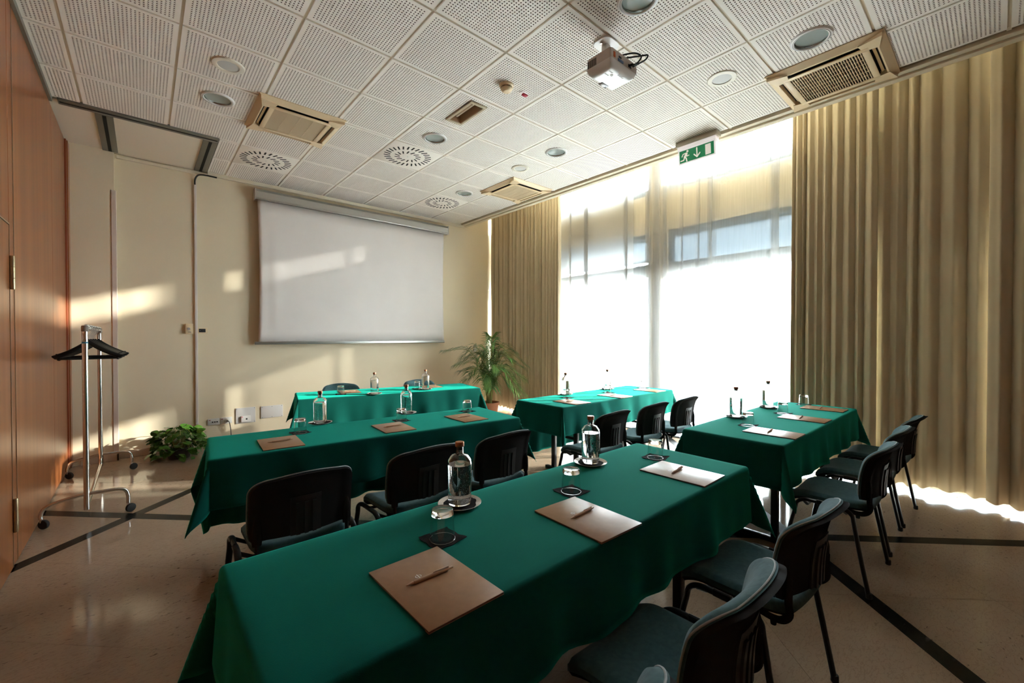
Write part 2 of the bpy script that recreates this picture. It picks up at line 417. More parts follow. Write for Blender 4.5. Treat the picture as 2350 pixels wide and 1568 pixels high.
# wooden panels of the left wall
def wpan(y0, y1, z0, z1, g=.003, nm='wood_panel', d=0.):
    mb = MB().cbox(XL - .03, XL + d, y0 + g, y1 - g, z0, z1, .0015); return part(nm, mb, 'wood', wl, smooth=None)
for a, b in ((1.60, 3.10), (3.10, 3.93), (.50, .56), (-1.1, .50), (-2.5, -1.1), (-3.9, -2.5), (-5.3, -3.9), (-7.0, -5.3)): wpan(a, b, .012, H - .035)
wpan(1.48, 1.60, .012, H - .035)
wpan(.56, 1.48, 2.065, H - .035)
part('panel_edge', MB().cbox(XL - .03, XL + .012, 3.945, 3.985, .012, H - .03, .002), 'wood_edge', wl, smooth=None)
part('end_panel', MB().cbox(XL - .03, XL + .02, 3.99, YF - .075, .012, H - .03, .002), 'wood', wl, smooth=None)
for yy in (1.48, 1.60): part('metal_seam', MB().box(XL - .02, XL + .003, yy - .003, yy + .003, .012, H - .035 if yy > 1.5 else 2.06), 'steel_brushed', wl, smooth=None)
part('metal_seam', MB().box(XL - .02, XL + .003, .56, 1.48, 2.054, 2.062), 'steel_brushed', wl, smooth=None)
dr = struct('door_1', MB().cbox(XL - .03, XL + .001, .566, 1.474, .012, 2.05, .0015), 'wood', label='wooden door leaf in the partition')
for z in (.22, 1.67):
    hg = part('hinge', MB().lathe([(0, 0), (.0115, 0), (.0125, .003), (.0125, .063), (.011, .065), (.0125, .067), (.0125, .131), (.011, .133), (.0125, .135), (.0125, .197), (.0115, .2), (0, .2)], 14), 'brass', dr, loc=(XL + .012, 1.483, z))
struct('trim_2', MB().box(XL - .03, XL + .02, YB, 3.0, H - .04, H + .02), 'rail_grey', label='dark track above the wooden partition')
# trims at ceiling edges
struct('trim_3', MB().cbox(-.78, XC, YF - .035, YF + .005, H - .045, H + .012, .006), 'plaster_trim', label='cream cornice above the projection screen')
struct('trim_4', MB().cbox(-1.62, -.78, YF - .03, YF + .005, H - .055, H - .02, .006), 'plaster_trim')
struct('trim_5', MB().cbox(XC - .09, XC + .02, YB, YF, H - .012, H + .02, .004).cbox(XC - .03, XC + .03, YB, YF, H - .03, H - .005, .004), 'plaster_trim', label='cream edge trim of the ceiling along the curtains')
struct('wall_bulkhead', MB().box(XC, XC + .08, YB, YF, H - .01, ZT + .05), 'wall_paint')
# ------------------------------------------------------------------ ceiling with perforated tiles
ceil = struct('ceiling', MB().box(XL - .25, XC + .05, YB - .2, YF + .2, H + .11, H + .18).box(XC, 4.6, YB - .2, YF + .2, ZT, ZT + .1)
              .box(XL - .02, -.80, 3.02, YF + .02, H - .004, H + .05), 'ceiling_white', label='suspended ceiling of perforated square tiles')
TS = .6; GAP = .009
def tile_mesh(wx, wy, nx, ny, cut=None):
    mx = (wx - nx * .0206) / 2; my = (wy - ny * .0206) / 2; hs = .0080; q = (.0206 - hs) / 2
    def lines(n, w, mg):
        o = [-w / 2]
        for i in range(n): a = -w / 2 + mg + i * .0206 + q; o += [a, a + hs]
        return o + [w / 2]
    X, Y = lines(nx, wx, mx), lines(ny, wy, my); mb = MB(); W = len(X)
    vs = [(x, y, 0) for y in Y for x in X]; fs = []; D = .016
    for j in range(len(Y) - 1):
        for i in range(W - 1):
            if i % 2 and j % 2: continue
            if cut and cut((X[i] + X[i + 1]) / 2, (Y[j] + Y[j + 1]) / 2): continue
            fs.append((j * W + i, (j + 1) * W + i, (j + 1) * W + i + 1, j * W + i + 1))
    mb.add(vs, fs)
    for j in range(1, len(Y) - 1, 2):
        for i in range(1, W - 1, 2):
            x0, x1, y0, y1 = X[i], X[i + 1], Y[j], Y[j + 1]
            if cut and cut((x0 + x1) / 2, (y0 + y1) / 2): continue
            mb.cur = 1  # hole walls also take the fleece brown, shade put into their colour
            mb.add([(x0, y0, 0), (x1, y0, 0), (x1, y1, 0), (x0, y1, 0), (x0, y0, D), (x1, y0, D), (x1, y1, D), (x0, y1, D)],
                   [(0, 1, 5, 4), (1, 2, 6, 5), (2, 3, 7, 6), (3, 0, 4, 7)])
            mb.cur = 1; mb.add([(x0, y0, D), (x1, y0, D), (x1, y1, D), (x0, y1, D)], [(0, 1, 2, 3)])
    mb.cur = 0; a, b = wx / 2, wy / 2
    mb.add([(-a, -b, 0), (a, -b, 0), (a, b, 0), (-a, b, 0), (-a, -b, .02), (a, -b, .02), (a, b, .02), (-a, b, .02)],
           [(0, 1, 5, 4), (1, 2, 6, 5), (2, 3, 7, 6), (3, 0, 4, 7)] + ([] if cut else [(4, 5, 6, 7)]))
    me = bpy.data.meshes.new('perforated_tile'); me.from_pydata(mb.v, [], mb.f)
    me.materials.append(MATS['tile_white']); me.materials.append(MATS['tile_fleece_shade']); me.polygons.foreach_set('material_index', mb.mi); me.update()
    return me
full = tile_mesh(TS - 2 * GAP, TS - 2 * GAP, 26, 26)
tile_lamp = tile_mesh(TS - 2 * GAP, TS - 2 * GAP, 26, 26, lambda x, y: math.hypot(x, y) < .112)
tile_fit = tile_mesh(TS - 2 * GAP, TS - 2 * GAP, 26, 26, lambda x, y: abs(x + .04) < .074 and abs(y + .02) < .196)
lamps = {(-2, 3), (1, 2), (3, 1), (3, 4), (1, -2), (3, -3)}
half = tile_mesh(.172, TS - 2 * GAP, 7, 26)
edge = tile_mesh(.088, TS - 2 * GAP, 3, 26)
vents = {(-1, 5), (1, 3), (3, 5)}; acs = {(-1, 3), (4, 3), (4, -3)}
for j in range(-8, 7):
    for i in range(-4, 5):
        if (i, j) in vents or (i, j) in acs: continue
        if j >= 5 and i <= -2: 
            if not (i == -2): continue
        if i == -4:
            if j < 5: link('ceiling_tile', half, ceil, (-1.8 - GAP - .086, (j + .5) * TS, H))
            continue
        if i == -2 and j >= 5:
            link('ceiling_tile', half, ceil, (-.6 - GAP - .086, (j + .5) * TS, H)); continue
        link('ceiling_tile', tile_lamp if (i, j) in lamps else tile_fit if (i, j) == (1, 1) else full, ceil, ((i + .5) * TS, (j + .5) * TS, H))
for i in range(-3, 6):
    y1 = YF if i >= -1 else 3.0
    part('ceiling_bar', MB().box(i * TS - .013, i * TS + .013, YB, y1, H + .011, H + .03), 'bar_cream', ceil, smooth=None)
for j in range(-7, 7):
    part('ceiling_bar', MB().box(XL if j < 6 else -.78, XC - .05, j * TS - .012, j * TS + .012, H + .012, H + .031), 'bar_cream', ceil, smooth=None)
# partition tracks let into the plain ceiling
def rail(name, x0, x1, y0, y1, along, label):
    t = MB().cbox(x0, x1, y0, y1, H - .016, H + .01, .002)
    o = tag(link(name, t.mesh(name, 'rail_grey', 35)), label, 'ceiling track', 'partition tracks on the ceiling')
    if along == 'x': s = MB().box(x0 + .01, x1 - .01, (y0 + y1) / 2 - .014, (y0 + y1) / 2 + .014, H - .0175, H - .01)
    else: s = MB().box((x0 + x1) / 2 - .014, (x0 + x1) / 2 + .014, y0 + .01, y1 - .01, H - .0175, H - .01)
    part('slot', s, 'slot_dark', o, smooth=None)
rail('ceiling_track', XL + .05, -.79, 2.975, 3.085, 'x', 'long grey ceiling track along the edge of the perforated tiles')
rail('ceiling_track', -1.725, -1.60, 3.09, YF - .08, 'y', 'short grey ceiling track ending above the pillar beside the wooden partition')
rail('ceiling_track', -.915, -.79, 3.09, YF - .035, 'y', 'short grey ceiling track beside the narrow cut tiles')

# ------------------------------------------------------------------ window wall
WX = 4.10
wr = MB()
wr.box(WX, WX + .22, YB, YF, 2.87, 3.42)                       # spandrel
wr.box(WX - .02, WX + .22, .65, .91, 0, ZT)                    # pier
wr.box(WX, WX + .22, 4.08, YF, 0, ZT).box(WX, WX + .22, YB, -4.3, 0, ZT).box(WX, WX + .22, YB, YF, 4.44, ZT + .05)
struct('wall_right', wr, 'wall_paint')
def window(n, y0, y1, z0, z1, muls, trans=()):
    o = link('window_%d' % n, None); o['kind'] = 'structure'
    f = MB(); t = .062
    f.cbox(WX + .02, WX + .11, y0, y0 + t, z0, z1, .004).cbox(WX + .02, WX + .11, y1 - t, y1, z0, z1, .004)
    f.cbox(WX + .022, WX + .108, y0 + t, y1 - t, z0, z0 + .085, .004).cbox(WX + .022, WX + .108, y0 + t, y1 - t, z1 - t, z1, .004)
    for yy in muls: f.cbox(WX + .022, WX + .108, yy - .05, yy + .05, z0 + .085, z1 - t, .004)
    for zz in trans: f.cbox(WX + .024, WX + .106, y0 + t, y1 - t, zz - .085, zz + .085, .004)
    part('window_frame', f, 'window_frame', o)
    ys = [y0 + t] + [q for yy in muls for q in (yy - .05, yy + .05)] + [y1 - t]
    zs = [z0 + .085] + [q for zz in trans for q in (zz - .085, zz + .085)] + [z1 - t]
    for a, b in zip(ys[::2], ys[1::2]):
        for c, d in zip(zs[::2], zs[1::2]): part('pane', MB().box(WX + .062, WX + .068, a, b, c, d), 'window_glass', o, smooth=None)
    return o
window(1, .905, 4.08, 0.0, 2.87, (2.6,), (2.345,)); window(2, -4.3, .67, 0.0, 2.87, (-1.1, -2.7), (2.335,))
window(3, .905, 4.08, 3.42, 4.44, (2.6,)); window(4, -4.3, .67, 3.42, 4.44, (-1.1, -2.7))
for y0, y1, zb, lab in ((.93, 4.05, 2.52, 'blue grey roller blind over the glazing beside the projection wall'), (-4.25, .71, 2.42, 'blue grey roller blind over the glazing behind the exit sign')):
    o = thing('roller_blind', lab, 'blind', (WX + .16, 0, 0))
    part('fabric', MB().box(-.004, .004, y0, y1, zb, 2.84), 'blind_fabric', o, smooth=None)
    part('bottom_bar', MB().cbox(-.012, .012, y0, y1, zb - .03, zb, .004), 'window_frame', o)
    part('roller_box', MB().cbox(-.03, .06, y0, y1, 2.80, 2.89, .008), 'window_frame', o)
struct('ground', MB().box(4.33, 60, -60, 60, -.3, -.06), 'terrace')
lp = thing('garden_lamp', 'pale globe lamp on a post outside the glass door', 'lamp', (8.0, .33, -.06))
part('post', MB().lathe([(0, 0), (.07, 0), (.07, .03), (.03, .06), (.025, 2.05), (0, 2.05)], 16), 'white_plastic', lp)
part('globe', MB().lathe([(0, 2.03)] + [(.16 * math.sin(a * PI / 12), 2.2 - .16 * math.cos(a * PI / 12)) for a in range(1, 12)] + [(0, 2.36)], 20), 'white_plastic', lp)

# ------------------------------------------------------------------ curtains
def curtain(name, label, cat, y0, y1, xc, z0, z1, mt, lam, amp, seed, group, thick=.003, hemvar=.012, nz=10):
    """pleated cloth hanging along Y; lam = fold length as a function of s in 0..1"""
    rnd = random.Random(seed); n = max(40, int(abs(y1 - y0) / .006)); ph = 0; phs = []; jit = 1; k = 0
    for i in range(n + 1):
        s = i / n; phs.append(ph); l = lam(s) * jit; ph += abs(y1 - y0) / n / l * 2 * PI
        if int(ph / (2 * PI)) != k: k = int(ph / (2 * PI)); jit = rnd.uniform(.55, 1.6)
    amps = []; a = 1
    ak = [rnd.uniform(.65, 1.2) for _ in range(400)]; sk = [rnd.uniform(-.5, .5) for _ in range(400)]
    mb = MB()
    def fn(u, v):
        i = int(round(u * n)); p = phs[i]; q = p / (2 * PI); ki = int(q); fr = q - ki
        A = ak[ki] * (1 - fr) + ak[ki + 1] * fr
        low = 1 - v
        pv = p / 2 + .25 * sk[ki] * low
        x = abs(math.sin(pv)) ** .62
        sec = .10 * math.sin(2.3 * p + 1.7 * sk[ki])
        xx = xc + amp * A * (1 - 2 * x + sec) * (.8 + .2 * low) + .008 * low * math.sin(p * .31 + seed)
        yy = y0 + (y1 - y0) * u + .16 * amp * A * math.sin(p) + .008 * low * math.sin(p * .5 + seed)
        zz = z0 + (z1 - z0) * v + (hemvar * math.sin(p + .6) + hemvar * .8 * math.sin(p * .21 + seed)) * low ** 6
        return (xx, yy, zz)
    mb.grid(fn, n, nz)
    o = link(name, mb.mesh(name, mt, 80)); tag(o, label, cat, group)
    if thick:
        md = o.modifiers.new('thickness', 'SOLIDIFY'); md.thickness = thick; md.offset = 0
    return o
G = 'tan drapes along the window wall'
curtain('drape', 'tan pleated drape beside the potted palm', 'curtain', 2.36, 4.165, 3.76, .05, 4.45, 'drape', lambda s: .10 - .035 * (1 - s), .030, 3, G)
curtain('drape', 'tan drape with tight folds at the edge of the bright window', 'curtain', -1.62, -.95, 3.73, .06, 4.45, 'drape', lambda s: .085 - .035 * s, .030, 11, G)
curtain('drape', 'tan drape with broad folds behind the row of dark chairs, second from the window', 'curtain', -2.44, -1.52, 3.81, .055, 4.45, 'drape', lambda s: .10, .036, 23, G)
curtain('drape', 'tan drape at the picture edge farthest from the bright window', 'curtain', -4.4, -2.31, 3.73, .05, 4.45, 'drape', lambda s: .14, .040, 31, G)
G = 'white sheer curtains'
def sheer_curtain(label, y0, y1, xc, mt, pleats, seed):
    rnd = random.Random(seed); pts = []; y = y0
    ev = sorted(pleats)
    def wob(y): return .012 * math.sin(y * 7.1 + seed) + .006 * math.sin(y * 17.3 + 2 * seed)
    for (py, w) in ev + [(y1 + 9, 0)]:
        e = min(py - w / 2, y1)
        while y < e: pts.append((xc + wob(y), y, 0)); y += .03
        if py > y1: break
        pts += [(xc + wob(e), e, 0), (xc + wob(e), py + w / 2 - .004, .4), (xc + wob(e) - .006, py + w / 2, 1), (xc + wob(e) - .012, py + w / 2 - .004, 1), (xc + wob(e) - .014, py - w / 2 + .004, 1), (xc + wob(e) - .020, py - w / 2, 1),
                (xc + wob(e) - .026, py - w / 2 + .004, 1), (xc + wob(e) - .022, py + w / 2 + .01, .3)]
        y = py + w / 2 + .03
    pts.append((xc + wob(y1), y1, 0)); n = len(pts) - 1; nz = 8
    sl = [rnd.uniform(-.02, .02) for _ in range(4)]
    def fn(u, v):
        x, yy, k = pts[int(round(u * n))]; return (x, yy + (1 - v) * (sl[0] * k + .006 * math.sin(9 * yy + seed)), .04 + 4.42 * v)
    o = link('sheer_curtain', MB().grid(fn, n, nz).mesh('sheer_curtain', mt, 60)); tag(o, label, 'curtain', G)
sheer_curtain('white sheer curtain next to the palm side drape', 1.14, 2.85, 4.02, 'sheer_close', [(1.27, .045), (2.02, .07), (2.35, .03), (2.6, .04)], 5)
sheer_curtain('narrow sheer strip between the pier and the first sheer curtain', .90, 1.15, 4.03, 'sheer_thin', [], 2)
sheer_curtain('white sheer curtain gathered in front of the pier between the windows', -.04, .96, 4.02, 'sheer_dense', [(.90, .05), (.76, .09), (.64, .06), (.40, .03), (.18, .03)], 6)
sheer_curtain('white sheer curtain under the exit sign beside the tight folded drape', -1.30, .06, 3.985, 'sheer_thin', [(.015, .05), (-.71, .09), (-.97, .03)], 9)

# ================================================================== SCREEN AND WALL FITTINGS
ps = thing('projection_screen', 'large white pull down projection screen on the cream wall', 'screen', (1.2, YF - .08, 0))
part('housing', MB().prism([(-.055, 3.205), (.05, 3.205), (.05, 3.345), (-.03, 3.345), (-.055, 3.31)], -1.47, 1.49).xf(Matrix(((0, 0, 1, 0), (1, 0, 0, 0), (0, 1, 0, 0), (0, 0, 0, 1)))), 'aluminium', ps, smooth=None)
part('housing_lip', MB().cbox(-1.475, 1.495, -.062, -.048, 3.215, 3.232, .003), 'aluminium', ps)
part('end_cap', MB().cbox(-1.482, -1.47, -.06, .052, 3.2, 3.35, .003), 'grey_plastic', ps); part('end_cap', MB().cbox(1.49, 1.502, -.06, .052, 3.2, 3.35, .003), 'grey_plastic', ps)
def scr(u, v):
    x = -1.45 + 2.87 * u; z = 1.315 + 1.9 * v
    pinch = .018 * math.sin(PI * v); 
    if u < .08: x += pinch * (1 - u / .08)
    if u > .92: x -= pinch * ((u - .92) / .08)
    y = -.02 - .016 * math.exp(-((u - .07) / .03) ** 2) * math.sin(PI * v) - .01 * math.exp(-((u - .01) / .02) ** 2)
    return (x, y, z)
sf = part('fabric', MB().grid(scr, 60, 12), 'screen_fabric', ps, smooth=80); md = sf.modifiers.new('t', 'SOLIDIFY'); md.thickness = .002
bb = part('bottom_bar', MB().cbox(-1.49, 1.43, -.035, -.008, 1.283, 1.322, .006), 'aluminium', ps)
part('end_plug', MB().cbox(1.40, 1.425, -.038, -.034, 1.295, 1.31, .001), 'grey_plastic', bb)

cd = thing('wall_conduit', 'thin pale cable trunking running down the cream wall', 'cable trunking', (-.905, YF, 0))
part('trunking', MB().cbox(-.014, .014, -.022, 0, .09, 3.27, .003), 'conduit_white', cd)
part('cable', MB().tube(bez([(-.002, -.012, 3.262), (.0, -.03, 3.33), (.03, -.045, 3.385), (.10, -.05, 3.40), (.22, -.045, 3.40)], 6), .009, 8), 'cable_black', cd)

def wplate(name, label, cat, x, z, w, h, d=.012, mt='socket_white', group=None):
    o = thing(name, label, cat, (x, YF, z), 0, group); part('plate', MB().cbox(-w / 2, w / 2, -d, 0, -h / 2, h / 2, min(.004, d * .4)), mt, o); return o
o = wplate('wall_socket', 'white triple hole wall socket nearest the leafy floor plant', 'socket', -.735, .305, .125, .082)
for dx in (-.012, .012, .036): part('hole', MB().lathe([(0, 0), (.0085, 0), (.0085, .004), (0, .004)], 12).xf(Matrix.Rotation(PI / 2, 4, 'X')), 'socket_dark', o, loc=(dx, -.0115, -.004))
part('red_mark', MB().box(-.05, -.032, -.0128, -.011, .018, .026), 'red_plastic', o, smooth=None)
o = wplate('wall_socket', 'white wall socket with a grey plug and black cable in it', 'socket', -.60, .305, .125, .082)
part('red_mark', MB().box(-.055, -.038, -.0128, -.011, .018, .026), 'red_plastic', o, smooth=None)
pg = thing('plug', 'grey round plug with black cable in the wall socket', 'plug', (-.60, YF - .012, .302))
part('body', MB().lathe([(0, 0), (.021, 0), (.021, .022), (.016, .03), (0, .03)], 16).xf(Matrix.Rotation(PI / 2, 4, 'X')), 'steel_brushed', pg, loc=(0, 0, 0))
part('cable', MB().tube(bez([(0, -.03, 0), (.02, -.045, -.005), (.035, -.04, -.06), (.045, -.03, -.16), (.05, -.025, -.28)], 6), .0045, 8), 'cable_black', pg)
o = wplate('wall_plate', 'white blank wall plate holding a small network socket', 'wall plate', -.385, .345, .225, .205, mt='plate_grey')
part('module', MB().cbox(-.055, .055, -.035, -.01, -.085, -.005, .004), 'socket_white', o); part('port', MB().box(-.003, .015, -.0365, -.034, -.055, -.035), 'socket_dark', o, smooth=None)
part('red_mark', MB().box(-.05, -.036, -.036, -.034, -.02, -.012), 'red_plastic', o, smooth=None)
for sx in (-.1, .1):
    for sz in (-.09, .09): part('screw', MB().lathe([(0, 0), (.004, 0), (.004, .002), (0, .002)], 8).xf(Matrix.Rotation(PI / 2, 4, 'X')), 'socket_dark', o, loc=(sx, -.0115, sz))
o = wplate('wall_plate', 'pale blank wall plate with small screws next to the end of the front table', 'wall plate', -.075, .36, .27, .165, mt='plate_grey')
for sx in (-.12, 0, .12):
    for sz in (-.07, .07): 
        if sx or 1: part('screw', MB().lathe([(0, 0), (.004, 0), (.004, .002), (0, .002)], 8).xf(Matrix.Rotation(PI / 2, 4, 'X')), 'socket_dark', o, loc=(sx, -.0115, sz))
o = wplate('thermostat', 'cream wall thermostat with a round dial beside the cable trunking', 'thermostat', -.975, 1.485, .075, .125, .032, 'ac_cream')
part('dial', MB().lathe([(0, 0), (.017, 0), (.015, .01), (0, .01)], 18).xf(Matrix.Rotation(PI / 2, 4, 'X')), 'grey_plastic', o, loc=(-.005, -.031, .0))
for dx in (-.012, .006): part('button', MB().cbox(dx, dx + .01, -.035, -.031, -.045, -.035, .001), 'steel_brushed', o)
o = wplate('light_switch', 'small cream wall switch with black insert', 'switch', -.845, 1.465, .115, .07, .01, 'ac_cream')
part('insert', MB().cbox(-.034, .034, -.0125, -.009, -.022, .022, .001), 'socket_dark', o); part('mark', MB().box(-.024, -.019, -.0132, -.0124, -.003, .002), 'white_plastic', o, smooth=None)
o = wplate('wall_switch', 'little clear switch box above the palm leaves', 'switch', 3.37, 1.165, .075, .12, .03, 'grey_plastic'); part('cap', MB().cbox(-.03, -.015, -.04, -.03, .05, .065, .001), 'socket_dark', o)

# ================================================================== CEILING FITTINGS
def tc(i, j): return ((i + .5) * TS, (j + .5) * TS)
FLIP = Matrix.Scale(-1, 4, (0, 0, 1))
def downlight(label, i, j):
    x, y = tc(i, j); o = thing('downlight', label, 'ceiling light', (x, y, H), random.uniform(0, 6), 'round recessed ceiling lights')
    part('ring', MB().lathe([(.098, .004), (.098, -.008), (.104, -.012), (.118, -.010), (.126, -.002), (.126, .0)], 40), 'lamp_ring', o)
    part('groove', MB().lathe([(.1075, -.0128), (.1095, -.0128)], 40), 'slot_dark', o)
    part('reflector', MB().lathe([(.098, -.004), (.094, .010), (.070, .055), (.03, .075), (0, .075)], 40), 'lamp_reflector', o)
    part('lamp_glass', MB().lathe([(0, .012), (.03, .0105), (.092, .004), (.0945, .006), (.0945, .009), (0, .016)], 40), 'lamp_glass', o)
for lab, i, j in (('round ceiling light beside the ceiling unit nearest the wooden partition', -2, 3), ('round ceiling light between the middle star vent and the beige rectangular fitting', 1, 2),
                  ('round ceiling light in front of the bright window, two tiles from the exit sign', 3, 1), ('small looking round ceiling light near the far corner vent and ceiling unit', 3, 4),
                  ('round ceiling light cut by the top edge above the projector', 1, -2), ('round ceiling light beside the coarse grille ceiling unit near the drapes', 3, -3)): downlight(lab, i, j)
def speaker(label, i, j):
    x, y = tc(i, j); o = thing('ceiling_speaker', label, 'speaker', (x, y, H), 0, 'round ceiling speakers')
    part('ring', MB().lathe([(.070, -.002), (.072, -.009), (.085, -.012), (.104, -.008), (.110, -.001), (.110, 0)], 40), 'speaker_ring', o)
    part('grille', MB().lathe([(0, -.007), (.04, -.0065), (.071, -.004)], 36), 'speaker_grille', o)
for lab, i, j in (('round ceiling speaker two tiles behind the wooden partition side ceiling unit', -2, 2), ('cream round ceiling speaker near the far ceiling unit', 3, 2), ('round ceiling speaker between the projector and the coarse grille unit', 3, -2)): speaker(lab, i, j)
SLOT = MB().box(-.0085, .0085, -.035, .035, -.0012, .006).mesh('slot', 'slot_dark', None)
SLOT_IN = MB().box(-.0075, .0075, -.03, .03, -.0012, .006).mesh('slot', 'slot_dark', None)
def vent(label, i, j):
    x, y = tc(i, j); o = thing('swirl_vent', label, 'air vent', (x, y, H - .002), 0, 'square swirl air vents')
    part('plate', MB().cbox(-.294, .294, -.294, .294, 0, .012, .003), 'tile_white', o)
    part('screw', MB().lathe([(0, -.002), (.006, -.002), (.006, .001)], 10), 'grey_plastic', o)
    for k in range(28):
        a = 2 * PI * k / 28; link('slot', SLOT, o, (.228 * math.cos(a), .228 * math.sin(a), 0), (0, 0, a - PI / 2 + .22))
    for k in range(14):
        a = 2 * PI * (k + .5) / 14; link('slot', SLOT_IN, o, (.118 * math.cos(a), .118 * math.sin(a), 0), (0, 0, a - PI / 2 + .35))
vent('star slotted square air vent nearest the ceiling tracks', -1, 5); vent('star slotted square air vent in the middle of the ceiling', 1, 3); vent('star slotted square air vent near the corner above the projection screen', 3, 5)

def cassette(label, x, y, rz, coarse):
    o = thing('ceiling_air_conditioner', label, 'air conditioner', (x, y, H), rz, 'cream ceiling air conditioner panels')
    D = -.036
    # frame with sloping outer border: ring of quads from r=.36 at ceiling to .30 at D, then inner edge
    mb = MB(); a, b, c = .362, .315, .262
    ring = lambda r, z: [(-r, -r, z), (r, -r, z), (r, r, z), (-r, r, z)]
    vs = ring(a, .0) + ring(a, -.008) + ring(b, D) + ring(.305, D) + ring(.305, .0)
    fs = []
    for lv in range(4):
        for k in range(4): fs.append((lv * 4 + k, lv * 4 + (k + 1) % 4, (lv + 1) * 4 + (k + 1) % 4, (lv + 1) * 4 + k))
    part('frame', mb.add(vs, fs), 'ac_cream', o, smooth=None)
    part('back_plate', MB().box(-.30, .30, -.30, .30, -.004, .004), 'slot_dark', o, smooth=None)
    # four raised corner caps
    for k in range(4):
        mb = MB().prism([(.20, .20 + .055), (.255, .255), (.255, .20), (.33, .215), (.352, .352), (.215, .33)], D - .006, D + .012)
        mb = MB().prism([(.225, .262), (.262, .262), (.262, .225), (.318, .215), (.350, .350), (.215, .318)], D - .005, -.004)
        part('corner_cap', mb, 'ac_cream', o, smooth=None, rot=(0, 0, k * PI / 2))
        # outlet blade in each side slot
        part('louvre', MB().cbox(-.21, .21, -.009, .009, -.002, .002, .001).xf(Matrix.Translation((0, .280, D + .020)) @ Matrix.Rotation(.7, 4, 'X')), 'ac_cream', o, rot=(0, 0, k * PI / 2))
    part('panel_rim', MB().cbox(-.262, .262, .222, .262, D - .006, D + .002, .0015).cbox(-.262, .262, -.262, -.222, D - .006, D + .002, .0015)
         .cbox(-.262, -.222, -.222, .222, D - .006, D + .002, .0015).cbox(.222, .262, -.222, .222, D - .006, D + .002, .0015), 'ac_cream', o)
    if coarse:
        part('filter_back', MB().box(-.222, .222, -.222, .222, D + .012, D + .016), 'slot_dark', o, smooth=None)
        sl = MB().cbox(-.0028, .0028, -.222, .222, D - .003, D + .011, .001).mesh('slat', 'ac_grille', None)
        for k in range(27): link('slat', sl, o, (-.212 + k * .424 / 26, 0, 0))
        cr = MB().box(-.222, .222, -.002, .002, D + .001, D + .008).mesh('cross_bar', 'ac_grille', None)
        for k in range(6): link('cross_bar', cr, o, (0, -.16 + k * .064, 0))
    else:
        part('filter_back', MB().box(-.222, .222, -.222, .222, D + .008, D + .012), 'ac_mesh', o, smooth=None)
        sl = MB().box(-.222, .222, -.0022, .0022, D - .001, D + .008).mesh('slat', 'ac_grille', None)
        for k in range(48): link('slat', sl, o, (0, -.2165 + k * .433 / 47, 0))
        for k in range(4): part('rib', MB().box(-.222, .222, -.002, .002, D - .0015, D + .008), 'ac_grille', o, smooth=None, loc=(0, -.16 + k * .107, 0), rot=(0, 0, 0)) if False else None
        for k in range(3): part('rib', MB().box(-.003, .003, -.222, .222, D - .0018, D + .008), 'ac_grille', o, smooth=None, loc=(-.11 + k * .11, 0, 0))
    part('badge', MB().cbox(-.29, -.25, -.302, -.285, D - .003, D + .004, .001), 'fitting_beige', o)
cassette('cream ceiling air conditioner with fine grille nearest the wooden partition', -.285, 2.10, 0, False)
cassette('cream ceiling air conditioner at the far end by the palm side drape', 2.58, 2.12, 0, False)
cassette('cream ceiling air conditioner with coarse open grille above the dark chairs', 2.70, -1.49, PI / 2, True)

o = thing('smoke_detector', 'round beige smoke detector in the middle of a ceiling tile', 'smoke detector', (.86, .30, H))
part('base', MB().lathe([(0, 0), (.058, 0), (.058, -.014), (.05, -.02), (0, -.02)], 28), 'ac_cream', o)
part('vent_ring', MB().lathe([(.044, -.018), (.046, -.036), (.040, -.040)], 28), 'fitting_inside', o)
for k in range(8): part('fin', MB().box(.036, .0485, -.002, .002, -.038, -.018), 'ac_cream', o, smooth=None, rot=(0, 0, k * PI / 4))
part('cap', MB().lathe([(.047, -.030), (.049, -.034), (.040, -.048), (.030, -.056), (.022, -.058), (0, -.058)], 28), 'ac_cream', o)
o = thing('indicator_light', 'small red alarm indicator beside the smoke detector', 'indicator', (1.045, .285, H))
part('base', MB().cbox(-.028, .028, -.017, .017, -.012, 0, .004), 'exit_body', o); part('lens', MB().cbox(-.022, .03, -.015, .015, -.026, -.011, .006), 'red_plastic', o)
o = thing('recessed_fitting', 'beige rectangular recessed emergency light in a ceiling tile', 'emergency light', (.86, .88, H))
fr = MB(); fr.cbox(-.088, .088, -.212, -.18, -.012, .004, .003).cbox(-.088, .088, .18, .212, -.012, .004, .003).cbox(-.088, -.06, -.18, .18, -.012, .004, .003).cbox(.06, .088, -.18, .18, -.012, .004, .003)
part('frame', fr, 'fitting_beige', o)
part('recess', MB().add([(-.06, -.18, -.002), (.06, -.18, -.002), (.06, .18, -.002), (-.06, .18, -.002), (-.045, -.165, .07), (.045, -.165, .07), (.045, .165, .07), (-.045, .165, .07)],
     [(0, 1, 5, 4), (1, 2, 6, 5), (2, 3, 7, 6), (3, 0, 4, 7), (4, 5, 6, 7)]), 'fitting_inside', o, smooth=None)
part('lamp_tube', MB().tube([(0, -.15, .035), (0, .15, .035)], .012, 10), 'bar_cream', o)

# exit sign
ex = thing('exit_sign', 'green illuminated exit sign with running figure on the ceiling edge', 'exit sign', (2.955, -.30, H), PI / 2 * 0)
part('ceiling_box', MB().cbox(-.055, .055, -.215, .215, -.05, 0, .006), 'exit_box', ex)
part('body', MB().prism([(-.04, -.05), (.04, -.05), (.02, -.235), (-.02, -.235)], -.195, .195).xf(Matrix(((1, 0, 0, 0), (0, 0, 1, 0), (0, 1, 0, 0), (0, 0, 0, 1)))), 'exit_body', ex, smooth=None)
part('upper_band', MB().cbox(-.044, .044, -.2, .2, -.085, -.05, .004), 'exit_body', ex)
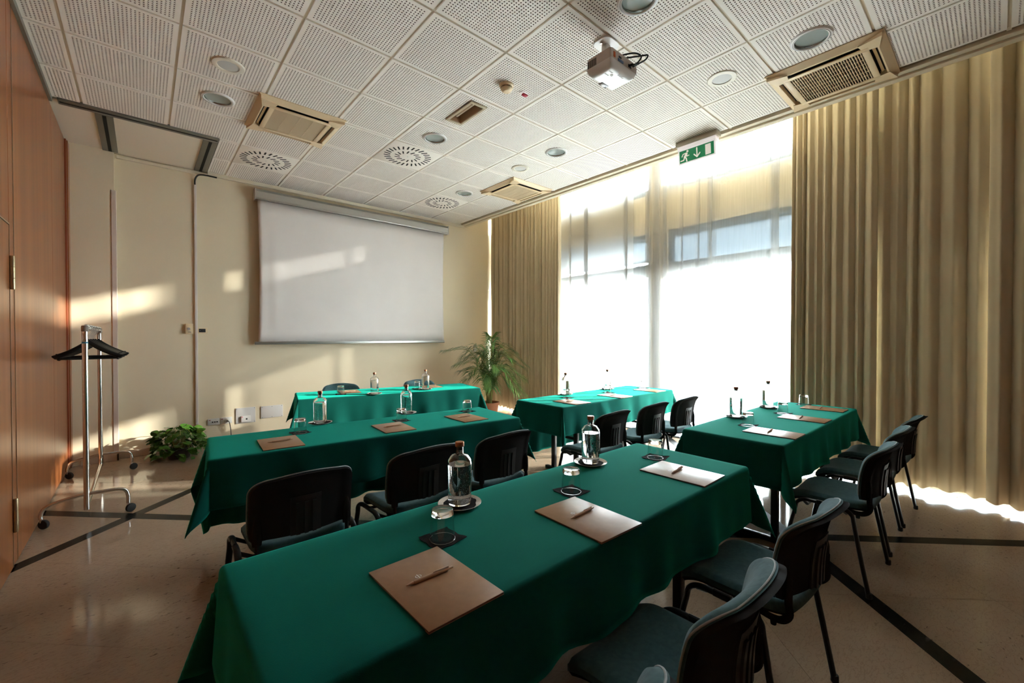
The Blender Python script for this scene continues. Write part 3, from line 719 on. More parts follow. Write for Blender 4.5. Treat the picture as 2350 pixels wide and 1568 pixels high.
# sign face on the -X side: slanted plane from (-.035,-.10) to (-.021,-.225)
nx = Vector((-.185, 0, .02)).normalized() if False else Vector((-.185, 0, -.02)).normalized()
def face_pt(a, b, off=.002):
    """a: 0..1 left to right seen from the room (towards -Y), b: 0..1 bottom to top"""
    z = -.222 + .122 * b; x = -.02 - .02 * ((z + .235) / .185); y = .180 - .36 * a
    return (x - off, y, z)
def face_poly(mb, pts, off):
    n = len(pts); mb.add([face_pt(a, b, off) for a, b in pts] + [face_pt(a, b, off - .0012) for a, b in pts],
                         [list(range(n)), list(reversed(range(n, 2 * n)))] + [(i, n + i, n + (i + 1) % n, (i + 1) % n) for i in range(n)])
def stroke(mb, pts, w, off):
    # rounded polyline in face coordinates with aspect correction
    asp = .36 / .122
    for (a0, b0), (a1, b1) in zip(pts, pts[1:]):
        dx, dy = (a1 - a0) * asp, b1 - b0; l = math.hypot(dx, dy) or 1; nx_, ny_ = -dy / l * w / 2, dx / l * w / 2
        face_poly(mb, [(a0 + nx_ / asp, b0 + ny_), (a1 + nx_ / asp, b1 + ny_), (a1 - nx_ / asp, b1 - ny_), (a0 - nx_ / asp, b0 - ny_)], off)
    for a, b in pts: face_poly(mb, [(a + w / 2 / asp * math.cos(t * PI / 5), b + w / 2 * math.sin(t * PI / 5)) for t in range(10)], off)
mb = MB(); face_poly(mb, [(0, 0), (1, 0), (1, 1), (0, 1)], .0016); sg = part('sign_face', mb, 'exit_green', ex, smooth=None)
mb = MB(); face_poly(mb, [(.76, .08), (.915, .08), (.915, .90), (.76, .90)], .0022); part('door_symbol', mb, 'exit_white', sg, smooth=None)
mb = MB(); stroke(mb, [(.52, .88), (.52, .30)], .10, .0024); stroke(mb, [(.435, .42), (.52, .16), (.605, .42)], .10, .0026); part('arrow_symbol', mb, 'exit_white', sg, smooth=None)
mb = MB(); asp = .36 / .122
face_poly(mb, [(.245 + .095 / asp * math.cos(t * PI / 7), .86 + .095 * math.sin(t * PI / 7)) for t in range(14)], .0022)
stroke(mb, [(.215, .68), (.16, .44)], .19, .0024)                                # torso
stroke(mb, [(.20, .74), (.11, .70), (.075, .52)], .075, .0026)                   # rear arm
stroke(mb, [(.225, .66), (.22, .47), (.285, .50)], .075, .0027)                  # front arm
stroke(mb, [(.165, .42), (.20, .30), (.215, .06)], .105, .0028)                  # front leg
stroke(mb, [(.15, .42), (.125, .20), (.035, .18)], .095, .0029)                  # rear leg
part('running_figure', mb, 'exit_white', sg, smooth=None)

# projector
pj = thing('projector', 'white projector hanging upside down from a ceiling mount', 'projector', (1.045, -.60, H - .032))
part('mount_plate', MB().prism(rrect(-.055, .115, -.005, .135, .05), .020, .032), 'white_plastic', pj)
part('mount_pole', MB().cbox(.005, .055, .045, .09, -.135, .022, .006), 'white_plastic', pj)
part('mount_joint', MB().tube([(-.012, .067, -.075), (.072, .067, -.075)], .016, 14), 'steel_brushed', pj)
for sx in (-.02, .085): part('bolt', MB().lathe([(0, .012), (.009, .012), (.009, .021), (0, .021)], 10), 'steel_brushed', pj, loc=(sx, .07, 0))
part('mount_arms', MB().cbox(-.07, .12, .03, .05, -.142, -.13, .003).cbox(-.07, .12, -.06, -.04, -.142, -.13, .003).cbox(.02, .04, -.06, .05, -.145, -.128, .003), 'steel_brushed', pj)
body = MB().prism(rrect(-.145, .145, -.10, .10, .02, 5), -.215, -.145)
part('case', body, 'proj_side', pj, smooth=40)
def cover(u, v):
    x = -.148 + .296 * u; y = -.103 + .206 * v
    e = min(u, 1 - u, v, 1 - v); z = -.262 + .047 * max(0, 1 - e / .16) ** 2.2
    return (x, y, z)
cv = part('top_cover', MB().slab(cover, lambda u, v: (-.148 + .296 * u, -.103 + .206 * v, -.213), 24, 18), 'proj_white', pj, smooth=40)
part('focus_window', MB().cbox(-.03, .045, .055, .088, -.2635, -.258, .001), 'lens_dark', pj)
part('lens_ring', MB().lathe([(.022, -.004), (.034, -.004), (.036, .008), (.036, .02), (.026, .02)], 24).xf(Matrix.Rotation(-PI / 2, 4, 'X')), 'proj_white', pj, loc=(.01, .10, -.185))
part('lens', MB().lathe([(0, .014), (.015, .012), (.027, .004)], 20).xf(Matrix.Rotation(-PI / 2, 4, 'X')), 'lens_dark', pj, loc=(.01, .10, -.185))
for k in range(9): part('vent_slit', MB().box(-.1462, -.1445, .018 + k * .0085, .0225 + k * .0085, -.208, -.160), 'slot_dark', pj, smooth=None)
part('port_panel', MB().box(-.145, .15, -.1008, -.099, -.212, -.15), 'proj_side', pj, smooth=None)
part('port', MB().cbox(-.118, -.098, -.1045, -.1, -.20, -.165, .001), 'port_orange', pj); part('port', MB().cbox(-.07, -.01, -.106, -.1, -.207, -.190, .002), 'port_blue', pj); part('port', MB().cbox(-.06, -.03, -.104, -.1, -.182, -.170, .002), 'socket_dark', pj)
part('port', MB().cbox(.05, .085, -.104, -.1, -.20, -.178, .002), 'socket_dark', pj)
bt = MB(); 
for k in range(3):
    bt.cbox(-.095 + k * .014, -.085 + k * .014, -.055, -.048, -.2645, -.262, .0004); bt.cbox(-.095 + k * .014, -.085 + k * .014, -.02, -.013, -.2645, -.262, .0004)
bt.lathe([(.007, -.2645), (.010, -.2645), (.010, -.262), (.007, -.262), (.007, -.2645)], 16, (-.045, -.035, 0)); part('key_pad', bt, 'grey_plastic', pj)
part('cable', MB().tube(bez([(.045, .06, -.06), (.06, -.02, -.08), (.075, -.13, -.11), (.075, -.185, -.16), (.06, -.16, -.20), (.06, -.103, -.19)], 8), .0055, 8), 'cable_black', pj)
part('cable', MB().tube(bez([(.05, .05, -.075), (.085, -.05, -.10), (.12, -.15, -.12), (.13, -.20, -.135), (.12, -.185, -.165), (.11, -.12, -.17), (.105, -.103, -.172)], 8), .0055, 8), 'cable_black', pj)
part('cable_plug', MB().tube([(.06, -.13, -.193), (.06, -.10, -.19)], .009, 10), 'cable_black', pj); part('cable_plug', MB().tube([(.107, -.135, -.171), (.105, -.10, -.172)], .009, 10), 'cable_black', pj)
def text_mesh(s, size, depth, mt):
    cu = bpy.data.curves.new('lettering', 'FONT'); cu.body = s; cu.size = size; cu.extrude = depth; cu.align_x = 'CENTER'; cu.align_y = 'CENTER'
    tmp = bpy.data.objects.new('lettering', cu); COL.objects.link(tmp)
    dg = bpy.context.evaluated_depsgraph_get(); dg.update(); me = bpy.data.meshes.new_from_object(tmp.evaluated_get(dg))
    bpy.data.objects.remove(tmp); bpy.data.curves.remove(cu); me.materials.clear(); me.materials.append(MATS[mt]); return me
link('lettering', text_mesh('BenQ', .026, .0006, 'grey_plastic'), pj, (.015, -.066, -.2628), (PI, 0, 0))

# ================================================================== FURNITURE
TZ = .745
def cloth_mesh(Lx, W, dl, dr, dn, df, seed, lam=.34):
    rnd = random.Random(seed); R = .014; a, b = Lx / 2 - R, W / 2 - R
    def nodes(h, d0, d1):
        o = []; x = -(h + d0); st = .022
        n0 = max(2, round(d0 / st)); n1 = max(2, round(d1 / st)); nm = max(4, round(2 * h / .03))
        o += [-(h + d0) + d0 * (1 - (1 - i / n0) ** 1.0) for i in range(n0)]
        o += [-h - R * 1.57 * .66, -h - R * 1.57 * .33] if n0 > 2 else []
        o += [-h + 2 * h * i / nm for i in range(nm + 1)]
        o += [h + R * 1.57 * .33, h + R * 1.57 * .66]
        o += [h + d1 * (i + 1) / n1 for i in range(n1)]
        return sorted(set(round(q, 5) for q in o))
    X = nodes(a, dl, dr); Y = nodes(b, dn, df)
    P = [rnd.uniform(0, 6.28) for _ in range(8)]
    def bend(e):
        if e < R * PI / 2: return R * math.sin(e / R), R * (1 - math.cos(e / R)), 0.
        return R, R, e - R * PI / 2
    vs = []
    for t in Y:
        for s in X:
            ex = max(0, abs(s) - a); ey = max(0, abs(t) - b); sx = 1 if s >= 0 else -1; sy = 1 if t >= 0 else -1
            if ex == 0 and ey == 0:
                z = .0006 * math.sin(9 * s + P[0]) * math.sin(7 * t + P[1])
                vs.append((s, t, z)); continue
            if ex > 0 and ey > 0:
                r = math.hypot(ex, ey); th = math.atan2(ey, ex); o, dn_, hg = bend(r)
                g = math.sin(2 * th) ** 3
                f = .07 + .30 * g - .10 * math.sin(4 * th) ** 2 * (1 if th < PI / 4 else .6)
                ho = o + hg * f; dz = dn_ + hg * math.sqrt(max(0, 1 - f * f))
                vs.append((sx * (a + ho * math.cos(th)), sy * (b + ho * math.sin(th)), -dz)); continue
            e, o2, pos, half, long_ = (ex, 0, t, b, False) if ex > 0 else (ey, 1, s, a, True)
            o, dn_, hg = bend(e)
            away = min(1., max(0., (half - abs(pos)) / .18)); away = away * away * (3 - 2 * away)
            if long_: wv = (math.sin(2 * PI * pos / lam + P[2] + sy) * .6 + math.sin(2 * PI * pos / (lam * .57) + P[3]) * .3 + math.sin(2 * PI * pos / (lam * 1.9) + P[4] + sy) * .5)
            else: wv = math.sin(2 * PI * pos / .30 + P[5] + sx) * .6
            out = o + hg * .07 + .075 * hg * wv * away * (.6 if not long_ else 1)
            out = max(out, R * .6)
            if ex > 0: vs.append((sx * (a + out), t, -dn_ - hg * .997))
            else: vs.append((s, sy * (b + out), -dn_ - hg * .997))
    w = len(X); fs = [(j * w + i, j * w + i + 1, (j + 1) * w + i + 1, (j + 1) * w + i) for j in range(len(Y) - 1) for i in range(w - 1)]
    return MB().add(vs, fs)
def table(cx, cy, Lx, W, rz, dl, dr, dn, df, seed, tlabel, clabel):
    t = thing('folding_table', tlabel, 'table', (cx, cy, 0), rz, 'tables under green cloths')
    part('table_top', MB().cbox(-Lx / 2 + .018, Lx / 2 - .018, -W / 2 + .018, W / 2 - .018, TZ - .032, TZ - .0035, .003), 'table_wood', t)
    for sx in (-1, 1):
        for sy in (-1, 1): part('leg', MB().cbox(-.02, .02, -.02, .02, .03, TZ - .032, .002), 'black_steel', t, loc=(sx * (Lx / 2 - .38), sy * .15, 0))
        part('foot_bar', MB().cbox(-.02, .02, -.26, .26, 0, .03, .003), 'black_steel', t, loc=(sx * (Lx / 2 - .38), 0, 0))
        part('cross_bar', MB().cbox(-.012, .012, -.13, .13, .36, .385, .002), 'black_steel', t, loc=(sx * (Lx / 2 - .38), 0, 0))
    c = link('tablecloth', cloth_mesh(Lx, W, dl, dr, dn, df, seed).mesh('tablecloth', 'green_felt', 80), None, (cx, cy, TZ), (0, 0, rz))
    tag(c, clabel, 'tablecloth', 'green felt tablecloths')
    md = c.modifiers.new('thickness', 'SOLIDIFY'); md.thickness = .0025; md.offset = -1
    return t
D = math.radians
table(-.20, -1.25, 2.10, .63, 0, .27, .27, .27, .56, 1, 'folding table nearest the camera under green cloth', 'green felt cloth on the nearest table with the large folder in front')
table(-.125, .53, 2.02, .63, D(-5.5), .27, .27, .265, .60, 2, 'folding table in the second row under green cloth', 'green felt cloth on the second row table beside the coat rack side')
table(.84, 2.40, 2.05, .62, D(-12), .27, .27, .60, .27, 3, 'folding table below the projection screen under green cloth', 'green felt cloth on the table below the projection screen')
table(2.43, .52, 1.97, .63, 0, .27, .27, .265, .60, 4, 'folding table directly in front of the bright window', 'brightly lit green felt cloth on the table in front of the window')
table(2.40, -1.24, 1.96, .62, 0, .27, .27, .265, .56, 5, 'folding table beside the tan drapes under green cloth', 'green felt cloth on the table next to the tan drapes')

# ---- chair
def make_chair(label):
    c = thing('conference_chair', label, 'chair', group='teal upholstered stacking chairs')
    hw = .208
    # seat
    def seat_edge(u, v):
        """rounded-rectangle mapping of the unit square to the seat outline"""
        a, b = 2 * u - 1, 2 * v - 1
        x = hw * a * math.sqrt(max(0, 1 - .18 * b ** 6)); y = .009 + .206 * b * math.sqrt(max(0, 1 - .16 * a ** 6))
        return x * (1 - .03 * (1 - v)), y
    def seat_z(x, y):
        z = .460 + .020 * (x / hw) ** 2
        if y > .10: z -= .045 * ((y - .10) / .115) ** 2
        if y < -.08: z += .012 * ((-.08 - y) / .135)
        return z
    def rim(u, v): return min(1., min(u, 1 - u, v, 1 - v) / .09)
    def st(u, v):
        x, y = seat_edge(u, v); k = rim(u, v); return (x, y, seat_z(x, y) - .020 * (1 - math.sqrt(1 - (1 - k) ** 2)) if k < 1 else seat_z(x, y))
    def sb(u, v): x, y = seat_edge(u, v); return (x, y, seat_z(x, y) - .040)
    part('seat', MB().slab(st, sb, 24, 24), 'chair_fabric', c, smooth=50)
    def s2(u, v): x, y = seat_edge(u, v); return (x * .99, y * .99, seat_z(x, y) - .0395)
    def s3(u, v): x, y = seat_edge(u, v); return (x * .95, y * .95, seat_z(x, y) - .054)
    part('seat_shell', MB().slab(s2, s3, 16, 16), 'black_plastic', c, smooth=50)
    # backrest profile
    BH, Z0 = .290, .502
    def by(v): return -.212 - .055 * v + .018 * math.sin(PI * v * .9) - .045 * max(0, v - .72) ** 2 * 6
    def outline(u, v, m=0.):
        a = 2 * u - 1; w = .222 - m
        if v > .72: q = (v - .72) / .28; w *= .62 + .38 * math.sqrt(max(0, 1 - q * q))
        if v < .12: w *= .97 + .03 * v / .12
        z = Z0 + (BH - m) * v - .014 * a * a * v ** 2
        return a * w, z
    rv = lambda v: 1 - (1 - v) ** 1.7
    def bk(off, m=0.):
        def f(u, v):
            v = rv(v)
            x, z = outline(u, v, m); return (x, by(v) + .050 * (x / .22) ** 2 + off, z)
        return f
    def cf(u, v):
        v = rv(v); x, z = outline(u, v, 0.); k = min(1., min(u, 1 - u, v * 1.2, 1 - v) / .10)
        t = .012 + .022 * math.sqrt(1 - (1 - k) ** 2)
        return (x, by(v) + .050 * (x / .22) ** 2 + t, z)
    bc = part('backrest', MB().slab(cf, bk(.004, 0.), 22, 22), 'chair_fabric', c, smooth=50)
    sh = MB().slab(bk(.006, .003), lambda u, v: (lambda p: (p[0] * .985, p[1] + .009 * min(1., max(0., (min(u, 1 - u, 1 - rv(v)) - .07) / .05)), p[2]))(bk(-.016, .003)(u, v)), 30, 26)
    bs = part('back_shell', sh, 'black_plastic', c, smooth=40)
    # piping along the rim
    pp = [bk(.012)(0, j / 20) for j in range(1, 20)] + [bk(.012)(i / 20, 1) for i in range(0, 21)] + [bk(.012)(1, j / 20) for j in range(19, 0, -1)]
    part('piping', MB().tube(pp, .0028, 6), 'piping', bc)
    # ribbed panel on the rear of the shell
    def patch(x0, x1, v0, v1, o0, o1, n=2, nv=8):
        mk = lambda off: (lambda u, v: (lambda x, vv: (x, by(vv) + .05 * (x / .22) ** 2 + off, Z0 + BH * vv))(x0 + (x1 - x0) * u, v0 + (v1 - v0) * v))
        return MB().slab(mk(o0), mk(o1), n, nv)
    rp_ = part('rib_panel', patch(-.064, .064, .0, .60, -.004, -.013, 6), 'rib_plastic', bs, smooth=None)
    for k in (-1, 0, 1): part('rib', patch(k * .034 - .008, k * .034 + .008, .0, .50, -.011, -.020), 'rib_plastic', bs, smooth=None)
    # legs and side rails
    for s in (-1, 1):
        X = s * .250
        part('leg', MB().tube(bez([(s * .262, .205, .012), (s * .257, .165, .25), (X, .140, .37), (X, .128, .415), (X, .090, .440), (X, .03, .443)], 5), .014, 10, ry=.75), 'black_steel', c)
        part('leg', MB().tube(bez([(s * .262, -.205, .012), (s * .257, -.160, .25), (X, -.138, .37), (X, -.128, .415), (X, -.090, .440), (X, -.03, .443)], 5), .014, 10, ry=.75), 'black_steel', c)
        part('side_rail', MB().tube([(X, .032, .443), (X, -.032, .443)], .014, 10, ry=.75), 'black_steel', c)
        for sy in (-1, 1): part('foot_cap', MB().lathe([(0, 0), (.012, 0), (.0145, .004), (.0138, .026), (.012, .030), (0, .030)], 12), 'rubber', c, loc=(s * .2625, sy * .2065, 0))
        # bracket carrying the back
        sy_ = lambda v: by(v) + .05 * (.19 / .22) ** 2 - .018
        part('back_bracket', MB().tube(bez([(s * .165, -.06, .412), (s * .182, -.13, .412), (s * .188, -.172, .420), (s * .19, sy_(0) - .003, .450), (s * .19, sy_(.0), .49), (s * .19, sy_(.15), .54)], 5), .013, 8, ry=.6), 'black_plastic', c)
        part('knob', MB().tube([(s * .17, -.14, .408), (s * .17, -.14, .382)], [.012, .009], 10), 'black_plastic', c)
        part('sleeve', MB().tube([(s * .19, sy_(0), .486), (s * .19, sy_(.06), .515), (s * .19, sy_(.25), .57), (s * .19, sy_(.38) + .006, .61)], [.018, .021, .018, .008], 10, ry=.5, upv=(1, 0, 0)), 'black_plastic', c)
    part('cross_bar', MB().tube([(-.250, .095, .434), (-.19, .095, .398), (.19, .095, .398), (.250, .095, .434)], .010, 8), 'black_steel', c)
    part('cross_bar', MB().tube([(-.250, -.09, .434), (-.19, -.09, .400), (.19, -.09, .400), (.250, -.09, .434)], .010, 8), 'black_steel', c)
    return c
chair = make_chair('dark chair cut by the bottom edge of the picture, closest to the camera'); chair.location = (-.86, -1.74, 0)
for lab, x, y, r in (('teal seated chair at the nearest table, the larger whole one in the bottom corner', -.275, -1.735, 2), ('teal chair at the nearest table, under the far folder by the table end', .43, -1.73, -3),
                     ('first of the three chairs beside the tan drapes, its seat nearest the camera', 1.75, -1.73, -1), ('middle of the three chairs beside the tan drapes', 2.40, -1.72, 1), ('last of the three chairs beside the tan drapes, closest to the window', 3.02, -1.73, -2),
                     ('black backed chair pushed to the second row table, closest to the coat rack', -.85, -.09, -1), ('black backed chair behind the bottle of the nearest table, middle of its row', -.225, -.08, 2), ('black backed chair at the end of the second row table nearest the window table', .335, -.10, 2),
                     ('black backed chair at the window table, closest to the camera', 1.49, -.10, 2), ('middle black backed chair at the window table', 2.14, -.09, 1), ('black backed chair at the far end of the window table against the bright glass', 2.72, -.10, 1)): dup(chair, lab, (x, y, 0), D(r))
dup(chair, 'teal chair behind the screen table, back rim showing nearer the cable trunking', (.44, 2.90, 0), PI + D(-12))
dup(chair, 'teal chair behind the screen table, back rim showing nearer the palm', (1.42, 2.68, 0), PI + D(-12))

# ================================================================== TABLE SETTINGS
def make_folder(label):
    f = thing('folder', label, 'folder', group='tan paper folders on the tables')
    part('cover', MB().cbox(-.1075, .1075, -.155, .155, .0052, .0066, .0006), 'folder', f)
    part('sheets', MB().cbox(-.1065, .1065, -.154, .154, .0010, .0052, .0006), 'folder_edge', f)
    part('back_cover', MB().cbox(-.1075, .1075, -.155, .155, 0, .0011, .0004), 'folder', f)
    # emblem: a ring letter with a stem and two open bows
    e = MB(); z0, z1 = .0065, .0069
    e.box(-.0012, .0012, -.010, .010, z0, z1)
    for s in (-1, 1):
        for k in range(10):
            a0, a1 = -1.25 + 2.5 * k / 10, -1.25 + 2.5 * (k + 1) / 10
            w = lambda a: .0009 + .0014 * math.cos(a)
            q = [(s * (.001 + .0078 * math.cos(a) * 1.0), .0066 * math.sin(a)) for a in (a0, a1)]
            qi = [(s * (.001 + (.0078 - w(a)) * math.cos(a)), (.0066 - w(a) * .6) * math.sin(a)) for a in (a0, a1)]
            e.prism([q[0], q[1], qi[1], qi[0]], z0, z1)
    part('emblem', e, 'emblem_white', f, smooth=None, loc=(-.017, .049, 0))
    return f
def make_pen(label):
    p = thing('pen', label, 'pen', group='tan pens on the folders')
    rx = Matrix.Rotation(PI / 2, 4, 'Y')
    part('barrel', MB().lathe([(0, -.048), (.0046, -.048), (.0050, -.046), (.0050, .050), (.0046, .052), (0, .052)], 14).xf(rx), 'pen_kraft', p)
    part('tip', MB().lathe([(0, -.070), (.0012, -.070), (.0018, -.066), (.0046, -.049), (0, -.047)], 14).xf(rx), 'pen_tip', p)
    part('button', MB().lathe([(0, .050), (.0032, .051), (.0032, .066), (.0026, .068), (0, .068)], 12).xf(rx), 'pen_tip', p)
    part('clip', MB().cbox(.008, .054, -.0016, .0016, .0062, .0078, .0006).cbox(.050, .055, -.0016, .0016, .003, .0078, .0005), 'pen_tip', p)
    return p
def make_napkin(label, seed, r=.062):
    rnd = random.Random(seed); P = [rnd.uniform(0, 6) for _ in range(4)]
    def f(u, v):
        x, y = (u - .5) * 2 * r, (v - .5) * 2 * r; e = max(abs(u - .5), abs(v - .5)) * 2
        cor = (abs(u - .5) * abs(v - .5) * 4) ** 2
        z = .0016 + max(0, e - .62) * .0035 * (1 + math.sin(9 * u + P[0]) * math.cos(8 * v + P[1])) + cor * .0035 * (1 + math.sin(P[2] + 3 * u + 2 * v))
        return (x + .002 * math.sin(14 * v + P[3]), y + .002 * math.sin(13 * u + P[2]), z)
    b = MB().slab(f, lambda u, v: (lambda q: (q[0], q[1], max(0., q[2] - .0016)))(f(u, v)), 14, 14)
    return b
NAP = [make_napkin('', s).mesh('napkin', 'napkin_black', 50) for s in (1, 2, 3)]
NAPS = [make_napkin('', s, .055).mesh('napkin', 'napkin_black', 50) for s in (4, 5)]
# upside-down tumbler: rim on the napkin, thick base on top
_tw = MB().lathe([(.0402, .0010), (.0356, .076)], 48).lathe([(.0390, .0010), (.0334, .0755)], 48).mesh('wall', 'thin_glass', 80)
_tb = MB().lathe([(0, .0755), (.024, .0762), (.0325, .0758), (.0352, .0775), (.0352, .081), (.0346, .092), (.0325, .0955), (.024, .0950), (0, .0925)], 48).mesh('base', 'glass', 40)
_tr = MB().tube([(.0402 * math.cos(i * PI / 24), .0402 * math.sin(i * PI / 24), .0011) for i in range(48)], .0010, 6, closed=True).mesh('rim', 'glass', 80)
_bot = MB().lathe([(0, .006), (.037, .007), (.0405, .012), (.0425, .155), (.0405, .165), (.028, .181), (.0125, .189), (.0118, .193), (.0118, .216),
                   (.0148, .216), (.0155, .193), (.0165, .189), (.031, .184), (.0440, .167), (.0462, .155), (.0438, .012), (.0420, .002), (.038, 0), (0, 0.0015)], 48).mesh('bottle', 'glass', 45)
_wat = MB().lathe([(0, .0055), (.0374, .0062), (.0411, .0118), (.0431, .150), (0, .150)], 40).mesh('water', 'water', 45)
_cap = MB().lathe([(0, .2165), (.0165, .2165), (.0170, .218), (.0170, .233), (.0160, .2345), (0, .2345)], 28).mesh('cap', 'copper_cap', 40)
_crk = MB().lathe([(0, .204), (.0114, .204), (.0114, .2165), (0, .2165)], 16).mesh('stopper', 'tape_paper', 40)
bb_ = MB(); rnd = random.Random(5)
for k in range(520):
    a = rnd.uniform(0, 2 * PI); z = .145 * rnd.random() ** 1.15 + .012 if k % 4 else .014 + .02 * rnd.random(); rr = (.0402 + .0018 * (z - .012) / .14) - rnd.uniform(.0006, .0012); q = rnd.uniform(.0006, .0014)
    c = Vector((rr * math.cos(a), rr * math.sin(a), z))
    bb_.add([c + Vector((q, 0, 0)), c + Vector((-q, 0, 0)), c + Vector((0, q, 0)), c + Vector((0, -q, 0)), c + Vector((0, 0, q)), c + Vector((0, 0, -q))],
            [(0, 2, 4), (2, 1, 4), (1, 3, 4), (3, 0, 4), (2, 0, 5), (1, 2, 5), (3, 1, 5), (0, 3, 5)])
_bub = bb_.mesh('bubbles', 'bubble', 60)
# small vertical print on the bottle: a column of short strokes
pr = MB(); rnd = random.Random(2)
for k in range(7):
    z = .085 + k * .0075
    for (a0, a1, h0, h1) in ((0, .10, 0, .0012), (0, .03, 0, .005), (.10 - .03 * (k % 3), .13 - .03 * (k % 3), .0015, .005)):
        vs = []
        for rr in (.0464, .0467):
            for (a, h) in ((a0, h0), (a1, h0), (a1, h1), (a0, h1)): vs.append(((rr - .0015 * (1 - (z - .012) / .143)) * math.cos(a), (rr - .0015 * (1 - (z - .012) / .143)) * math.sin(a), z + h))
        pr.add(vs, [(4, 5, 6, 7), (3, 2, 1, 0), (0, 1, 5, 4), (1, 2, 6, 5), (2, 3, 7, 6), (3, 0, 4, 7)])
_prt = pr.mesh('print', 'print_blue', None)
_pla = MB().lathe([(0, .003), (.050, .003), (.058, .005), (.078, .0115), (.082, .0130), (.0825, .0122), (.079, .0098), (.060, .0025), (.052, 0), (0, 0)], 48).mesh('saucer', 'plate_white', 60)
def place_bottle(x, y, z, rz, w):
    s = tag(link('saucer', _pla, None, (x, y, z)), 'white saucer under the water bottle ' + w, 'saucer', 'saucers under the bottles')
    n = tag(link('napkin', NAP[int(abs(x * 100)) % 3], None, (x, y, z + .0045), (0, 0, rz + .5)), 'black napkin under the water bottle ' + w, 'napkin', 'black napkins')
    b = thing('water_bottle', 'clear glass water bottle with copper cap ' + w, 'bottle', (x, y, z + .0085), rz, 'glass water bottles')
    link('glass_body', _bot, b); link('water', _wat, b); link('cap', _cap, b); link('stopper', _crk, b); bo = link('bubbles', _bub, b); bo['kind'] = 'stuff'; link('print', _prt, b, (0, 0, 0), (0, 0, math.radians(188) - rz))
def place_glass(x, y, z, rz, w):
    tag(link('napkin', NAPS[int(abs(x * 100)) % 2], None, (x, y, z), (0, 0, rz)), 'black napkin under the upturned glass ' + w, 'napkin', 'black napkins')
    t = thing('tumbler', 'upturned clear tumbler ' + w, 'glass', (x, y, z + .0018), 0, 'upturned tumblers')
    link('wall', _tw, t); link('base', _tb, t); link('rim', _tr, t)
fold0 = None; pen0 = None
def place_folder(x, y, z, rz, w, prot=.05, po=(.004, .022)):
    global fold0, pen0
    if fold0 is None: fold0 = make_folder('tan folder ' + w); fold0.location = (x, y, z); fold0.rotation_euler = (0, 0, rz); pen0 = make_pen('tan pen on the folder ' + w); pn = pen0
    else: dup(fold0, 'tan folder ' + w, (x, y, z), rz); pn = dup(pen0, 'tan pen on the folder ' + w, (0, 0, 0))
    c, s = math.cos(rz), math.sin(rz); pn.location = (x + po[0] * c - po[1] * s, y + po[0] * s + po[1] * c, z + .0118); pn.rotation_euler = (0, 0, rz + prot)
Z = TZ + .0012
A = 'on the nearest table'; B = 'on the second row table'; C3 = 'on the screen table'; D4 = 'on the window table'; E5 = 'on the drape side table'
place_folder(-.842, -1.412, Z, D(1), 'closest to the camera ' + A, D(-2)); place_folder(-.228, -1.418, Z, D(-2), 'in the middle ' + A, D(6)); place_folder(.495, -1.398, Z, D(1), 'at the far end ' + A, D(5))
place_folder(-.785, .47, Z, D(-4), 'closest to the coat rack ' + B, D(6)); place_folder(-.08, .425, Z, D(-5), 'in the middle ' + B, D(5)); place_folder(.51, .383, Z, D(-2), 'nearest the window ' + B, D(5))
place_folder(.40, 2.58, Z, D(168), 'nearest the cable trunking ' + C3, D(4)); place_folder(1.38, 2.42, Z, D(168), 'nearest the palm ' + C3, D(4))
place_folder(1.755, .37, Z, D(0), 'closest to the camera ' + D4, D(6)); place_folder(2.437, .352, Z, D(0), 'in the middle ' + D4, D(6)); place_folder(3.14, .36, Z, D(0), 'at the far end ' + D4, D(6))
place_folder(1.752, -1.392, Z, D(0), 'closest to the camera ' + E5, D(5)); place_folder(2.48, -1.38, Z, D(0), 'in the middle ' + E5, D(5)); place_folder(3.135, -1.36, Z, D(0), 'at the far end ' + E5, D(5))
for x, y, r, w in ((-.694, -1.215, 4, 'closest to the camera ' + A), (-.073, -1.212, -6, 'in the middle ' + A), (.637, -1.18, 8, 'at the far end ' + A),
                   (-.619, .685, 3, 'closest to the coat rack ' + B), (.076, .615, -5, 'in the middle ' + B), (.689, .622, 4, 'nearest the window ' + B),
                   (.25, 2.43, 70, 'nearest the cable trunking ' + C3), (1.14, 2.33, 75, 'nearest the palm ' + C3),
                   (1.935, .594, 4, 'closest to the camera ' + D4), (2.60, .558, -4, 'in the middle ' + D4), (3.295, .545, 3, 'at the far end ' + D4),
                   (1.878, -1.19, 5, 'closest to the camera ' + E5), (2.612, -1.195, -5, 'in the middle ' + E5), (3.27, -1.175, 4, 'at the far end ' + E5)): place_glass(x, y, Z, D(r), w)
for x, y, w in ((-.499, -1.024, 'nearer the camera ' + A), (.296, -1.02, 'at the far end ' + A), (-.423, .915, 'nearer the coat rack ' + B), (.246, .868, 'nearer the window ' + B),
                (.54, 2.20, 'nearer the cable trunking ' + C3), (1.175, 2.19, 'nearer the palm ' + C3), (2.12, .775, 'nearer the camera ' + D4), (2.855, .755, 'at the far end ' + D4),
                (2.155, -1.0, 'nearer the camera ' + E5), (2.856, -1.005, 'at the far end ' + E5)): place_bottle(x, y, Z, random.uniform(0, 6), w)

